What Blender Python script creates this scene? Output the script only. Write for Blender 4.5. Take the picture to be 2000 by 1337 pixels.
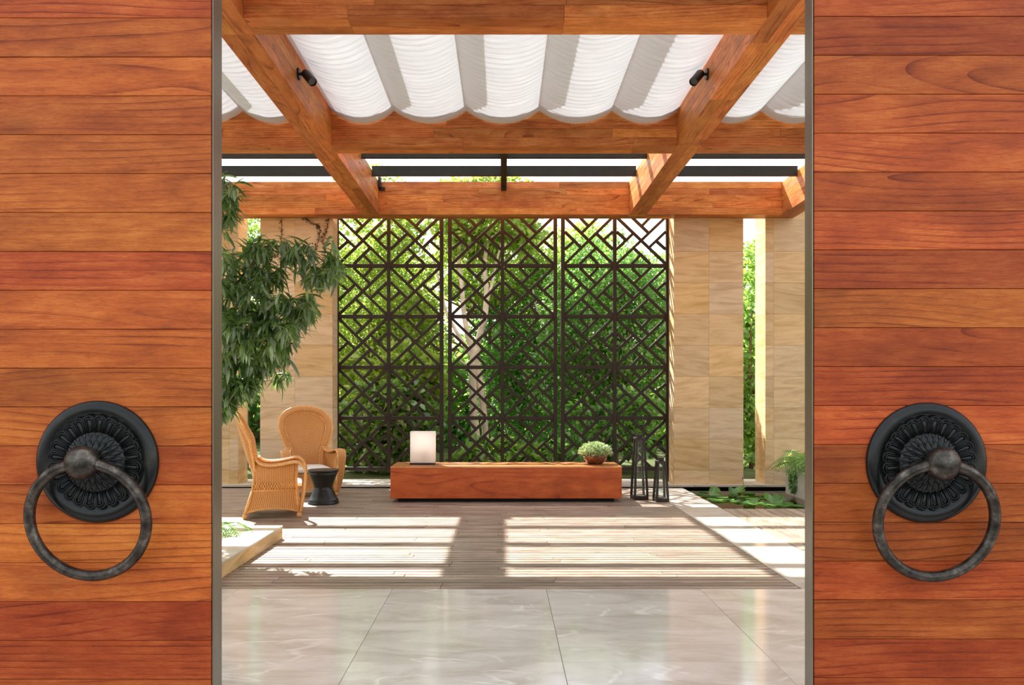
import bpy, math, random
import numpy as np
from mathutils import Vector, Matrix, Euler

random.seed(7)
rng = np.random.default_rng(7)
for _o in list(bpy.data.objects):
    bpy.data.objects.remove(_o, do_unlink=True)
scene = bpy.context.scene
COL = scene.collection
PI = math.pi

# ------------------------------------------------------------------ camera
F, CX, CY, H = 1550.0, 982.0, 768.0, 1.3
cam_d = bpy.data.cameras.new('camera')
cam_d.sensor_width = 36.0
cam_d.lens = 36.0 * F / 2000.0
cam_d.shift_x = (1000.0 - CX) / 2000.0
cam_d.shift_y = (CY - 668.5) / 2000.0
cam_d.clip_end = 300
cam = bpy.data.objects.new('camera', cam_d)
cam.location = (0, 0, H)
cam.rotation_euler = (PI / 2, 0, 0)
COL.objects.link(cam)
scene.camera = cam

# ------------------------------------------------------------------ sky, sun, exposure
world = bpy.data.worlds.new('sky')
scene.world = world
world.use_nodes = True
wn = world.node_tree
wn.nodes.clear()
w_out = wn.nodes.new('ShaderNodeOutputWorld')
w_bg = wn.nodes.new('ShaderNodeBackground')
w_sky = wn.nodes.new('ShaderNodeTexSky')
w_sky.sky_type = 'NISHITA'
w_sky.sun_disc = False
w_sky.sun_elevation = math.radians(45)
w_sky.sun_rotation = math.radians(-26)
w_sky.dust_density = 3.0
w_mix = wn.nodes.new('ShaderNodeMixRGB')
w_mix.inputs['Fac'].default_value = 0.86
w_mix.inputs['Color2'].default_value = (1.0, 0.985, 0.95, 1)
wn.links.new(w_sky.outputs['Color'], w_mix.inputs['Color1'])
wn.links.new(w_mix.outputs['Color'], w_bg.inputs['Color'])
w_bg.inputs['Strength'].default_value = 1.42
wn.links.new(w_bg.outputs['Background'], w_out.inputs['Surface'])

sun_d = bpy.data.lights.new('sun', 'SUN')
sun_d.energy = 18.0
sun_d.angle = math.radians(0.6)
sun_d.color = (1.0, 0.965, 0.92)
sun = bpy.data.objects.new('sun', sun_d)
sun.location = (-6, 20, 20)
sun.rotation_euler = Vector((0.4285, -0.885, -1.0)).to_track_quat('-Z', 'Y').to_euler()
COL.objects.link(sun)

scene.view_settings.view_transform = 'Standard'
scene.view_settings.look = 'None'
scene.view_settings.exposure = 0.0
scene.view_settings.gamma = 1.0
scene.view_settings.use_curve_mapping = False
try:
    scene.cycles.max_bounces = 10
    scene.cycles.transparent_max_bounces = 16
    scene.cycles.caustics_reflective = False
    scene.cycles.caustics_refractive = False
    scene.cycles.sample_clamp_indirect = 4.0
except Exception:
    pass

# ------------------------------------------------------------------ node helpers
class NT:
    def __init__(self, name):
        self.mat = bpy.data.materials.new(name)
        self.mat.use_nodes = True
        self.t = self.mat.node_tree
        self.t.nodes.clear()
        self.out = self.t.nodes.new('ShaderNodeOutputMaterial')
    def n(self, typ, ins=None, **props):
        nd = self.t.nodes.new('ShaderNode' + typ)
        for k, v in props.items():
            setattr(nd, k, v)
        for k, v in (ins or {}).items():
            if hasattr(v, 'is_linked') or hasattr(v, 'node'):
                self.t.links.new(v, nd.inputs[k])
            else:
                nd.inputs[k].default_value = v
        return nd
    def math(self, op, a, b=0.0, c=None):
        d = {0: a, 1: b}
        if c is not None:
            d[2] = c
        return self.n('Math', d, operation=op).outputs[0]
    def vmath(self, op, a, b):
        return self.n('VectorMath', {0: a, 1: b}, operation=op).outputs[0]
    def noise(self, vec, scale, detail=2.0, rough=0.5, dist=0.0):
        return self.n('TexNoise', {'Vector': vec, 'Scale': scale, 'Detail': detail, 'Roughness': rough, 'Distortion': dist}).outputs['Fac']
    def ramp(self, fac, stops):
        r = self.n('ValToRGB', {'Fac': fac})
        el = r.color_ramp.elements
        while len(el) < len(stops):
            el.new(0.5)
        for e, (p, c) in zip(el, stops):
            e.position = p
            e.color = (c[0], c[1], c[2], 1)
        return r.outputs['Color']
    def mix(self, fac, a, b, mode='MIX'):
        return self.n('MixRGB', {'Fac': fac, 'Color1': a, 'Color2': b}, blend_type=mode).outputs['Color']
    def bump(self, h, strength=0.3, dist=0.01):
        return self.n('Bump', {'Height': h, 'Strength': strength, 'Distance': dist}).outputs['Normal']
    def pbr(self, **ins):
        m = {k.replace('_', ' '): v for k, v in ins.items()}
        p = self.n('BsdfPrincipled', m)
        self.t.links.new(p.outputs[0], self.out.inputs['Surface'])
        return p
    def surf(self, sock):
        self.t.links.new(sock, self.out.inputs['Surface'])
        return self.mat

def c4(c):
    return (c[0], c[1], c[2], 1.0)

def plain(name, col, rough=0.5, metal=0.0, spec=0.5, var=0.0, scale=8.0):
    m = NT(name)
    if var > 0:
        tc = m.n('TexCoord').outputs['Object']
        nz = m.noise(tc, scale, 4.0, 0.6)
        lo = tuple(x * (1 - var) for x in col)
        hi = tuple(min(1, x * (1 + var)) for x in col)
        cc = m.ramp(nz, [(0.3, lo), (0.7, hi)])
    else:
        cc = c4(col)
    p = m.pbr(Base_Color=cc, Roughness=rough, Metallic=metal)
    p.inputs['Specular IOR Level'].default_value = spec
    return m.mat

def wood(name, dark, mid, light, rough=0.4, spec=0.35, vlo=0.75, vhi=1.2, ring=16.0, fiber=1.0, stain=0.5, coat=0.0):
    m = NT(name)
    tc = m.n('TexCoord').outputs['Object']
    rnd = m.n('ObjectInfo').outputs['Random']
    r2 = m.n('TexWhiteNoise', {'W': m.math('MULTIPLY', rnd, 917.3)}, noise_dimensions='1D').outputs['Value']
    r3 = m.n('TexWhiteNoise', {'W': m.math('MULTIPLY', rnd, 431.7)}, noise_dimensions='1D').outputs['Value']
    off = m.n('CombineXYZ', {'X': m.math('MULTIPLY', rnd, 60.0),
                             'Y': m.math('MULTIPLY', m.math('SUBTRACT', r2, 0.5), 0.22),
                             'Z': m.math('MULTIPLY', m.math('SUBTRACT', r3, 0.5), 0.5)}).outputs[0]
    v = m.vmath('ADD', tc, off)
    rv = m.vmath('MULTIPLY', v, (0.05, 1.0, 1.0))
    wob = m.n('TexNoise', {'Vector': m.vmath('MULTIPLY', v, (1.0, 3.2, 3.2)), 'Scale': 1.0, 'Detail': 0.6, 'Roughness': 0.35}).outputs['Color']
    rv = m.vmath('ADD', rv, m.vmath('MULTIPLY', m.vmath('SUBTRACT', wob, (0.5, 0.5, 0.5)), (0.0, 0.15, 0.15)))
    rings = m.n('TexWave', {'Vector': rv, 'Scale': ring, 'Distortion': 0.0},
                wave_type='RINGS', rings_direction='X', wave_profile='SAW').outputs['Fac']
    rings = m.math('POWER', rings, 7.0)
    rbrk = m.n('MapRange', {'Value': m.noise(m.vmath('MULTIPLY', v, (3.0, 9.0, 9.0)), 1.0, 2.0), 'From Min': 0.35, 'From Max': 0.65}).outputs[0]
    rings = m.math('MULTIPLY', rings, rbrk)
    fib = m.noise(m.vmath('MULTIPLY', v, (22.0, 420.0, 420.0)), 1.0, 2.0, 0.6)
    fib2 = m.noise(m.vmath('MULTIPLY', v, (5.0, 60.0, 60.0)), 1.0, 4.0, 0.65)
    blot = m.noise(m.vmath('MULTIPLY', v, (3.5, 9.0, 9.0)), 1.0, 4.0, 0.62)
    pore = m.n('MapRange', {'Value': m.noise(m.vmath('MULTIPLY', v, (55.0, 800.0, 800.0)), 1.0, 1.0), 'From Min': 0.56, 'From Max': 0.72}).outputs[0]
    f = m.math('MULTIPLY', rings, -0.50)
    f = m.math('ADD', f, m.math('MULTIPLY', fib, 0.40 * fiber))
    f = m.math('ADD', f, m.math('MULTIPLY', fib2, 0.34))
    f = m.math('ADD', f, m.math('MULTIPLY', blot, 0.70))
    f = m.math('SUBTRACT', f, m.math('MULTIPLY', pore, 0.16))
    f = m.math('SUBTRACT', f, 0.19)
    colr = m.ramp(f, [(0.18, dark), (0.5, mid), (0.82, light)])
    st = m.noise(m.vmath('MULTIPLY', v, (1.5, 3.0, 3.0)), 1.3, 3.0, 0.55)
    stf = m.math('MULTIPLY', m.n('MapRange', {'Value': st, 'From Min': 0.56, 'From Max': 0.74}).outputs[0], stain)
    colr = m.mix(stf, colr, c4(tuple(x * 0.45 for x in dark)))
    colr = m.mix(1.0, colr, m.n('ObjectInfo').outputs['Color'], 'MULTIPLY')
    val = m.math('ADD', m.math('MULTIPLY', r2, vhi - vlo), vlo)
    hue = m.math('ADD', m.math('MULTIPLY', r3, 0.014), 0.491)
    hs = m.n('HueSaturation', {'Hue': hue, 'Saturation': 1.0, 'Value': val, 'Color': colr}).outputs[0]
    bmp = m.bump(m.math('ADD', m.math('MULTIPLY', fib, 0.5), fib2), 0.18, 0.003)
    p = m.pbr(Base_Color=hs, Roughness=m.math('ADD', m.math('MULTIPLY', blot, 0.2), rough - 0.1), Normal=bmp)
    p.inputs['Specular IOR Level'].default_value = spec
    p.inputs['Coat Weight'].default_value = coat
    p.inputs['Coat Roughness'].default_value = 0.15
    return m.mat

M = {}
M['door'] = wood('teak_door_wood', (0.20, 0.036, 0.008), (0.425, 0.094, 0.0165), (0.65, 0.205, 0.042), rough=0.42, spec=0.18, vlo=0.97, vhi=1.06, stain=0.5, ring=13)
M['beam'] = wood('teak_beam_wood', (0.32, 0.08, 0.017), (0.66, 0.225, 0.055), (0.88, 0.42, 0.14), rough=0.45, spec=0.2, vlo=0.74, vhi=1.24, ring=12, stain=0.4)
M['bench'] = wood('red_bench_wood', (0.30, 0.045, 0.012), (0.54, 0.10, 0.024), (0.70, 0.18, 0.05), rough=0.35, spec=0.3, vlo=0.95, vhi=1.05, ring=8, stain=0.45)
M['bench_top'] = wood('sun_brightened_bench_top', (0.40, 0.10, 0.03), (0.64, 0.22, 0.07), (0.80, 0.35, 0.14), rough=0.28, spec=0.5, vlo=0.95, vhi=1.05, ring=8, stain=0.2, coat=0.6)  # bench wood made lighter: sunlight on the top put into its colour
M['deck'] = wood('weathered_deck_wood', (0.165, 0.105, 0.07), (0.30, 0.222, 0.163), (0.50, 0.41, 0.33), rough=0.42, spec=0.45, vlo=0.78, vhi=1.22, ring=10, stain=0.3, coat=0.1)

def sandstone(name, base, var=0.22):
    m = NT(name)
    tc = m.n('TexCoord').outputs['Object']
    rnd = m.n('ObjectInfo').outputs['Random']
    r2 = m.n('TexWhiteNoise', {'W': m.math('MULTIPLY', rnd, 733.1)}, noise_dimensions='1D').outputs['Value']
    off = m.n('CombineXYZ', {'X': m.math('MULTIPLY', rnd, 50.0), 'Y': 0.0, 'Z': m.math('MULTIPLY', r2, 30.0)}).outputs[0]
    ang = m.math('MULTIPLY', m.math('SUBTRACT', r2, 0.5), 0.35)
    rot = m.n('VectorRotate', {'Vector': tc, 'Angle': ang}, rotation_type='Y_AXIS').outputs[0]
    v = m.vmath('ADD', rot, off)
    n1 = m.noise(m.vmath('MULTIPLY', v, (1.6, 1.6, 11.0)), 1.0, 5.0, 0.6, 0.8)
    n2 = m.noise(m.vmath('MULTIPLY', v, (3.0, 3.0, 26.0)), 1.0, 3.0, 0.6, 0.6)
    n3 = m.noise(v, 160.0, 2.0)
    f = m.math('ADD', m.math('ADD', m.math('MULTIPLY', n1, 0.75), m.math('MULTIPLY', n2, 0.16)), m.math('MULTIPLY', n3, 0.12))
    dk = tuple(x * y for x, y in zip(base, (0.72, 0.64, 0.52)))
    lt = tuple(min(1, x * y) for x, y in zip(base, (1.14, 1.17, 1.25)))
    colr = m.ramp(f, [(0.32, dk), (0.55, base), (0.8, lt)])
    val = m.math('ADD', m.math('MULTIPLY', r2, var), 1 - var / 2)
    sat = m.math('ADD', m.math('MULTIPLY', rnd, 0.3), 0.85)
    hs = m.n('HueSaturation', {'Hue': 0.5, 'Saturation': sat, 'Value': val, 'Color': colr}).outputs[0]
    p = m.pbr(Base_Color=hs, Roughness=0.8, Normal=m.bump(m.math('ADD', n3, m.math('MULTIPLY', n2, 1.5)), 0.25, 0.004))
    p.inputs['Specular IOR Level'].default_value = 0.2
    return m.mat
M['sandstone'] = sandstone('sandstone', (0.74, 0.525, 0.295))
M['coping'] = sandstone('pale_coping_stone', (0.66, 0.58, 0.47), 0.1)

def marble(name, base, rough):
    m = NT(name)
    tc = m.n('TexCoord').outputs['Object']
    rnd = m.n('ObjectInfo').outputs['Random']
    off = m.n('CombineXYZ', {'X': m.math('MULTIPLY', rnd, 70.0), 'Y': m.math('MULTIPLY', rnd, 33.0), 'Z': 0.0}).outputs[0]
    v = m.vmath('ADD', tc, off)
    cl = m.noise(m.vmath('MULTIPLY', v, (1.3, 3.0, 1.0)), 1.4, 6.0, 0.62, 0.8)
    ve = m.noise(m.vmath('MULTIPLY', v, (1.0, 1.7, 1.0)), 1.1, 3.0, 0.55, 0.5)
    vein = m.math('SUBTRACT', 1.0, m.n('MapRange', {'Value': m.math('ABSOLUTE', m.math('SUBTRACT', ve, 0.5)), 'From Min': 0.0, 'From Max': 0.016}).outputs[0])
    brk = m.n('MapRange', {'Value': m.noise(v, 2.6, 2.0), 'From Min': 0.45, 'From Max': 0.62}).outputs[0]
    vein = m.math('MULTIPLY', vein, brk)
    gr = m.noise(v, 45.0, 4.0, 0.7)
    dk = tuple(x * y for x, y in zip(base, (0.80, 0.77, 0.73)))
    lt = tuple(min(1, x * 1.12) for x in base)
    colr = m.ramp(m.math('ADD', m.math('MULTIPLY', cl, 0.9), m.math('MULTIPLY', gr, 0.12)), [(0.38, dk), (0.55, base), (0.74, lt)])
    colr = m.mix(m.math('MULTIPLY', vein, 0.75), colr, c4(tuple(min(1, x * 1.35) for x in base)))
    val = m.math('ADD', m.math('MULTIPLY', rnd, 0.08), 0.96)
    hs = m.n('HueSaturation', {'Hue': 0.5, 'Saturation': 1.0, 'Value': val, 'Color': colr}).outputs[0]
    p = m.pbr(Base_Color=hs, Roughness=rough)
    p.inputs['Specular IOR Level'].default_value = 0.6
    return m.mat
M['marble'] = marble('polished_beige_marble', (0.78, 0.72, 0.675), 0.11)
M['path'] = marble('honed_pale_stone', (0.60, 0.555, 0.50), 0.13)

def fabric():
    m = NT('white_blind_fabric')
    tc = m.n('TexCoord').outputs['Object']
    nz = m.noise(m.vmath('MULTIPLY', tc, (3.0, 30.0, 3.0)), 1.0, 3.0)
    cc = m.ramp(nz, [(0.3, (0.84, 0.85, 0.86)), (0.7, (0.90, 0.90, 0.90))])
    d = m.n('BsdfDiffuse', {'Color': cc}).outputs[0]
    t = m.n('BsdfTranslucent', {'Color': m.mix(1.0, cc, (0.315, 0.335, 0.365, 1), 'MULTIPLY')}).outputs[0]
    return m.surf(m.n('MixShader', {0: 0.29, 1: d, 2: t}).outputs[0])
M['fabric'] = fabric()

def bronze():
    m = NT('dark_patinated_bronze')
    tc = m.n('TexCoord').outputs['Object']
    n1 = m.noise(tc, 9.0, 5.0, 0.65)
    n2 = m.noise(tc, 60.0, 3.0)
    cc = m.ramp(n1, [(0.35, (0.006, 0.0075, 0.007)), (0.6, (0.014, 0.015, 0.013)), (0.85, (0.055, 0.048, 0.036))])
    rr = m.math('ADD', m.math('MULTIPLY', n1, 0.25), 0.13)
    p = m.pbr(Base_Color=cc, Roughness=rr, Metallic=0.3, Normal=m.bump(n2, 0.06, 0.002))
    p.inputs['Specular IOR Level'].default_value = 0.4
    return m.mat
M['bronze'] = bronze()
def worn():
    m = NT('worn_grey_bronze')
    tc = m.n('TexCoord').outputs['Object']
    n1 = m.noise(tc, 22.0, 5.0, 0.7)
    cc = m.ramp(n1, [(0.35, (0.02, 0.018, 0.015)), (0.55, (0.07, 0.06, 0.048)), (0.75, (0.22, 0.195, 0.165))])
    m.pbr(Base_Color=cc, Roughness=m.math('ADD', m.math('MULTIPLY', n1, 0.3), 0.18), Metallic=0.75)
    return m.mat
M['worn'] = worn()
def bowlm():
    m = NT('brown_bronze_bowl')
    tc = m.n('TexCoord').outputs['Object']
    n1 = m.noise(tc, 30.0, 4.0, 0.6)
    cc = m.ramp(n1, [(0.35, (0.07, 0.028, 0.012)), (0.7, (0.26, 0.115, 0.04))])
    m.pbr(Base_Color=cc, Roughness=0.3, Metallic=0.4)
    return m.mat
M['bowl'] = bowlm()
M['steel_dark'] = plain('dark_bronze_steel', (0.030, 0.021, 0.015), 0.5, 0.2, 0.4, 0.2, 5)
M['lattice'] = plain('dark_brown_lattice_metal', (0.030, 0.019, 0.012), 0.45, 0.1, 0.35, 0.25, 3)
M['purlin'] = plain('grey_green_steel', (0.034, 0.033, 0.025), 0.55, 0.0, 0.2, 0.15, 4)
M['black'] = plain('black_metal', (0.012, 0.012, 0.012), 0.4, 0.2, 0.5)
M['blackgap'] = plain('black_gap_core', (0.006, 0.006, 0.006), 0.9)
M['table'] = plain('black_lacquer', (0.012, 0.012, 0.011), 0.33, 0.0, 0.5, 0.2, 6)
def brushed():
    m = NT('brushed_edge_steel')
    tc = m.n('TexCoord').outputs['Object']
    n1 = m.noise(m.vmath('MULTIPLY', tc, (400.0, 400.0, 3.0)), 1.0, 2.0)
    cc = m.ramp(n1, [(0.3, (0.17, 0.15, 0.115)), (0.7, (0.25, 0.225, 0.18))])
    m.pbr(Base_Color=cc, Roughness=0.33, Metallic=0.9)
    return m.mat
M['edge'] = brushed()
M['rafter'] = plain('pale_aluminium', (0.62, 0.60, 0.55), 0.5, 0.2, 0.4)
M['cushion'] = plain('cream_cushion_cloth', (0.80, 0.74, 0.64), 0.9, 0, 0.1, 0.06, 30)
M['soil'] = plain('dark_soil', (0.06, 0.045, 0.03), 0.95, 0, 0.1, 0.4, 20)
M['ground'] = plain('garden_ground', (0.07, 0.085, 0.03), 0.95, 0, 0.1, 0.5, 1.5)
M['poolfloor'] = plain('brown_pool_bed', (0.05, 0.035, 0.018), 0.8, 0, 0.2, 0.4, 2)
M['plaster'] = plain('pale_lobby_plaster', (0.62, 0.55, 0.46), 0.8, 0, 0.2, 0.05, 2)
M['concrete'] = plain('pale_cast_stone', (0.74, 0.69, 0.60), 0.75, 0, 0.2, 0.14, 5)
M['rattan'] = plain('honey_rattan_cane', (0.76, 0.38, 0.12), 0.4, 0, 0.45, 0.18, 25)

def wicker(name='woven_wicker', pu=0.018, pv=0.0068):
    m = NT(name)
    uv = m.n('UVMap').outputs[0]
    s = m.n('SeparateXYZ', {0: uv})
    u, v = s.outputs[0], s.outputs[1]
    cell = m.math('FLOOR', m.math('DIVIDE', u, pu))
    rib = m.math('ABSOLUTE', m.math('SINE', m.math('MULTIPLY', u, PI / pu)))
    wf = m.math('ADD', m.math('MULTIPLY', m.math('SINE', m.math('ADD', m.math('MULTIPLY', v, 2 * PI / pv / 2), m.math('MULTIPLY', cell, PI))), 0.5), 0.5)
    h = m.math('MULTIPLY', m.math('POWER', rib, 0.6), m.math('ADD', m.math('MULTIPLY', wf, 0.55), 0.45))
    nz = m.noise(m.n('TexCoord').outputs['Object'], 12.0, 3.0)
    cc = m.ramp(h, [(0.05, (0.15, 0.05, 0.012)), (0.4, (0.62, 0.26, 0.065)), (0.9, (0.88, 0.47, 0.16))])
    cc = m.mix(m.math('MULTIPLY', nz, 0.35), cc, c4((0.50, 0.19, 0.05)))
    p = m.pbr(Base_Color=cc, Roughness=0.45, Normal=m.bump(h, 0.7, 0.006))
    p.inputs['Specular IOR Level'].default_value = 0.4
    return m.mat
M['wicker'] = wicker()

def glass(name, tint=(1, 1, 1), ior=1.45):
    m = NT(name)
    fc = m.n('LayerWeight', {'Blend': 0.5}).outputs['Facing']
    fr = m.math('ADD', m.math('MULTIPLY', m.math('POWER', fc, 5.0), 0.85), 0.05)
    t = m.n('BsdfTransparent', {'Color': c4(tint)}).outputs[0]
    g = m.n('BsdfGlossy', {'Color': (1, 1, 1, 1), 'Roughness': 0.0}).outputs[0]
    return m.surf(m.n('MixShader', {0: fr, 1: t, 2: g}).outputs[0])
M['glass'] = glass('clear_glass', (0.95, 0.975, 0.97))
def water():
    m = NT('pond_water')
    tc = m.n('TexCoord').outputs['Object']
    bmp = m.bump(m.noise(tc, 5.0, 3.0), 0.04, 0.02)
    fc = m.n('LayerWeight', {'Blend': 0.5, 'Normal': bmp}).outputs['Facing']
    fr = m.math('ADD', m.math('MULTIPLY', m.math('POWER', fc, 5.0), 0.9), 0.03)
    t = m.n('BsdfTransparent', {'Color': (0.55, 0.44, 0.26, 1)}).outputs[0]
    g = m.n('BsdfGlossy', {'Roughness': 0.01, 'Normal': bmp}).outputs[0]
    return m.surf(m.n('MixShader', {0: fr, 1: t, 2: g}).outputs[0])
M['water'] = water()
def frosted():
    m = NT('frosted_white_acrylic')
    d = m.n('BsdfDiffuse', {'Color': (0.92, 0.90, 0.88, 1)}).outputs[0]
    t = m.n('BsdfTranslucent', {'Color': (0.96, 0.95, 0.93, 1)}).outputs[0]
    tr = m.n('BsdfTransparent', {'Color': (0.96, 0.94, 0.92, 1)}).outputs[0]
    a = m.n('MixShader', {0: 0.62, 1: d, 2: t}).outputs[0]
    return m.surf(m.n('MixShader', {0: 0.16, 1: a, 2: tr}).outputs[0])
M['frosted'] = frosted()

def leafmat(name, dark, light, trans, glossy=0.08, tmix=0.45, obj_random=False):
    m = NT(name)
    if obj_random:
        r = m.n('ObjectInfo').outputs['Random']
    else:
        r = m.n('NewGeometry').outputs['Random Per Island']
    pale = tuple(min(0.9, x * 1.5 + 0.16) for x in light)  # whitened share of leaves: bright glints put into the leaf colour
    cc = m.ramp(r, [(0.0, dark), (0.8, light), (0.90, light), (0.94, pale)]) if not obj_random else m.ramp(r, [(0.0, dark), (1.0, light)])
    tt = m.ramp(r, [(0.0, tuple(x * 0.6 for x in trans)), (1.0, trans)])
    d = m.n('BsdfDiffuse', {'Color': cc}).outputs[0]
    t = m.n('BsdfTranslucent', {'Color': tt}).outputs[0]
    g = m.n('BsdfGlossy', {'Roughness': 0.35}).outputs[0]
    a = m.n('MixShader', {0: tmix, 1: d, 2: t}).outputs[0]
    return m.surf(m.n('MixShader', {0: glossy, 1: a, 2: g}).outputs[0])
M['leaf_fig'] = leafmat('long_fig_leaf', (0.04, 0.115, 0.02), (0.17, 0.31, 0.065), (0.32, 0.55, 0.08), 0.17, 0.30, True)
M['leaf_fig_mass'] = leafmat('long_fig_leaf_mass', (0.04, 0.115, 0.02), (0.17, 0.31, 0.065), (0.32, 0.55, 0.08), 0.17, 0.30)
M['leaf_lime'] = leafmat('lime_leaf', (0.16, 0.27, 0.035), (0.42, 0.55, 0.11), (0.62, 0.80, 0.15), 0.05, 0.55)
M['leaf_mid'] = leafmat('mid_green_leaf', (0.08, 0.20, 0.03), (0.27, 0.46, 0.09), (0.48, 0.74, 0.12), 0.07, 0.5)
M['leaf_dark'] = leafmat('dark_green_leaf', (0.055, 0.18, 0.035), (0.21, 0.44, 0.11), (0.40, 0.74, 0.14), 0.10, 0.5)
M['leaf_broad'] = leafmat('broad_green_leaf', (0.06, 0.16, 0.03), (0.26, 0.42, 0.10), (0.36, 0.60, 0.10), 0.10, 0.45)
M['leaf_pot'] = leafmat('grey_green_leaflet', (0.17, 0.27, 0.12), (0.52, 0.62, 0.34), (0.5, 0.66, 0.25), 0.05, 0.35)
M['leaf_fern'] = leafmat('fern_green', (0.10, 0.25, 0.05), (0.28, 0.48, 0.13), (0.36, 0.62, 0.14), 0.06, 0.45)
M['pad'] = leafmat('lily_pad_green', (0.03, 0.15, 0.03), (0.20, 0.40, 0.07), (0.30, 0.55, 0.06), 0.07, 0.30, True)
M['bark'] = plain('brown_bark', (0.20, 0.125, 0.07), 0.85, 0, 0.2, 0.35, 18)
M['bark_pale'] = plain('pale_grey_bark', (0.62, 0.55, 0.44), 0.85, 0, 0.2, 0.3, 5)

# ------------------------------------------------------------------ mesh helpers
class MB:
    def __init__(self):
        self.v, self.f, self.uv = [], [], []
    def add(self, vs, fs, uvs=None):
        b = len(self.v)
        self.v.extend([tuple(x) for x in vs])
        for f in fs:
            self.f.append(tuple(b + i for i in f))
            if uvs is not None:
                self.uv.append([uvs[i] for i in f])
            else:
                self.uv.append([(vs[i][0] + vs[i][1], vs[i][2]) for i in f])
        return self
    def box(self, x0, x1, y0, y1, z0, z1):
        vs = [(x, y, z) for x in (x0, x1) for y in (y0, y1) for z in (z0, z1)]
        fs = [(0, 1, 3, 2), (4, 6, 7, 5), (0, 4, 5, 1), (2, 3, 7, 6), (0, 2, 6, 4), (1, 5, 7, 3)]
        return self.add(vs, fs)
    def cbox(self, x0, x1, y0, y1, z0, z1, c=0.004):
        vs, fs = chamfer_data(abs(x1 - x0), abs(y1 - y0), abs(z1 - z0), c)
        cx, cy, cz = (x0 + x1) / 2, (y0 + y1) / 2, (z0 + z1) / 2
        return self.add([(a + cx, b + cy, d + cz) for a, b, d in vs], fs)
    def tube(self, pts, r, n=8, caps=True):
        pts = [Vector(p) for p in pts]
        rs = r if isinstance(r, (list, tuple)) else [r] * len(pts)
        vs, uvs, fs = [], [], []
        ref = None
        ln = 0.0
        for i, p in enumerate(pts):
            t = (pts[min(i + 1, len(pts) - 1)] - pts[max(i - 1, 0)])
            if t.length < 1e-9:
                t = Vector((0, 0, 1))
            t.normalize()
            if ref is None:
                ref = t.orthogonal().normalized()
            else:
                ref = (ref - t * ref.dot(t))
                ref = ref.normalized() if ref.length > 1e-6 else t.orthogonal().normalized()
            b = t.cross(ref)
            if i:
                ln += (p - pts[i - 1]).length
            for k in range(n):
                a = 2 * PI * k / n
                vs.append(p + (ref * math.cos(a) + b * math.sin(a)) * rs[i])
                uvs.append((ln, a * rs[i]))
        for i in range(len(pts) - 1):
            for k in range(n):
                a, b2 = i * n + k, i * n + (k + 1) % n
                fs.append((a, b2, b2 + n, a + n))
        if caps:
            fs.append(tuple(range(n - 1, -1, -1)))
            fs.append(tuple((len(pts) - 1) * n + k for k in range(n)))
        return self.add(vs, fs, uvs)
    def ring(self, pts, r, n=10):
        N = len(pts)
        pts = [Vector(p) for p in pts]
        cen = sum(pts, Vector()) / N
        nrm = (pts[0] - cen).cross(pts[N // 4] - cen).normalized()
        vs, fs = [], []
        for i, p in enumerate(pts):
            o = (p - cen).normalized()
            for k in range(n):
                a = 2 * PI * k / n
                vs.append(p + (o * math.cos(a) + nrm * math.sin(a)) * r)
        for i in range(N):
            for k in range(n):
                a, b2 = i * n + k, i * n + (k + 1) % n
                c, d = ((i + 1) % N) * n + k, ((i + 1) % N) * n + (k + 1) % n
                fs.append((a, c, d, b2))
        return self.add(vs, fs)
    def lathe(self, prof, n=32, axis='Z', cap=True):
        vs, fs = [], []
        for r, h in prof:
            for k in range(n):
                a = 2 * PI * k / n
                if axis == 'Z':
                    vs.append((r * math.cos(a), r * math.sin(a), h))
                else:
                    vs.append((r * math.cos(a), -h, r * math.sin(a)))
        for i in range(len(prof) - 1):
            for k in range(n):
                a, b2 = i * n + k, i * n + (k + 1) % n
                fs.append((a, b2, b2 + n, a + n))
        if cap:
            fs.append(tuple(range(n - 1, -1, -1)))
            fs.append(tuple((len(prof) - 1) * n + k for k in range(n)))
        return self.add(vs, fs)
    def grid(self, P, UV=None):
        R, C = len(P), len(P[0])
        vs = [p for row in P for p in row]
        uvs = [q for row in UV for q in row] if UV else None
        fs = [(i * C + j, i * C + j + 1, (i + 1) * C + j + 1, (i + 1) * C + j) for i in range(R - 1) for j in range(C - 1)]
        return self.add(vs, fs, uvs)
    def mesh(self, name, mat, smooth=False):
        me = bpy.data.meshes.new(name)
        me.from_pydata(self.v, [], self.f)
        ul = me.uv_layers.new(name='UVMap')
        flat = [c for f in self.uv for q in f for c in q]
        ul.data.foreach_set('uv', flat)
        me.materials.append(mat)
        if smooth:
            me.polygons.foreach_set('use_smooth', [True] * len(me.polygons))
        me.update()
        return me
    def build(self, name, mat, parent=None, loc=(0, 0, 0), rot=(0, 0, 0), smooth=False):
        return link(name, self.mesh(name, mat, smooth), parent, loc, rot)

def link(name, me, parent=None, loc=(0, 0, 0), rot=(0, 0, 0)):
    o = bpy.data.objects.new(name, me)
    o.location = loc
    o.rotation_euler = rot
    o.parent = parent
    COL.objects.link(o)
    return o

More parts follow.
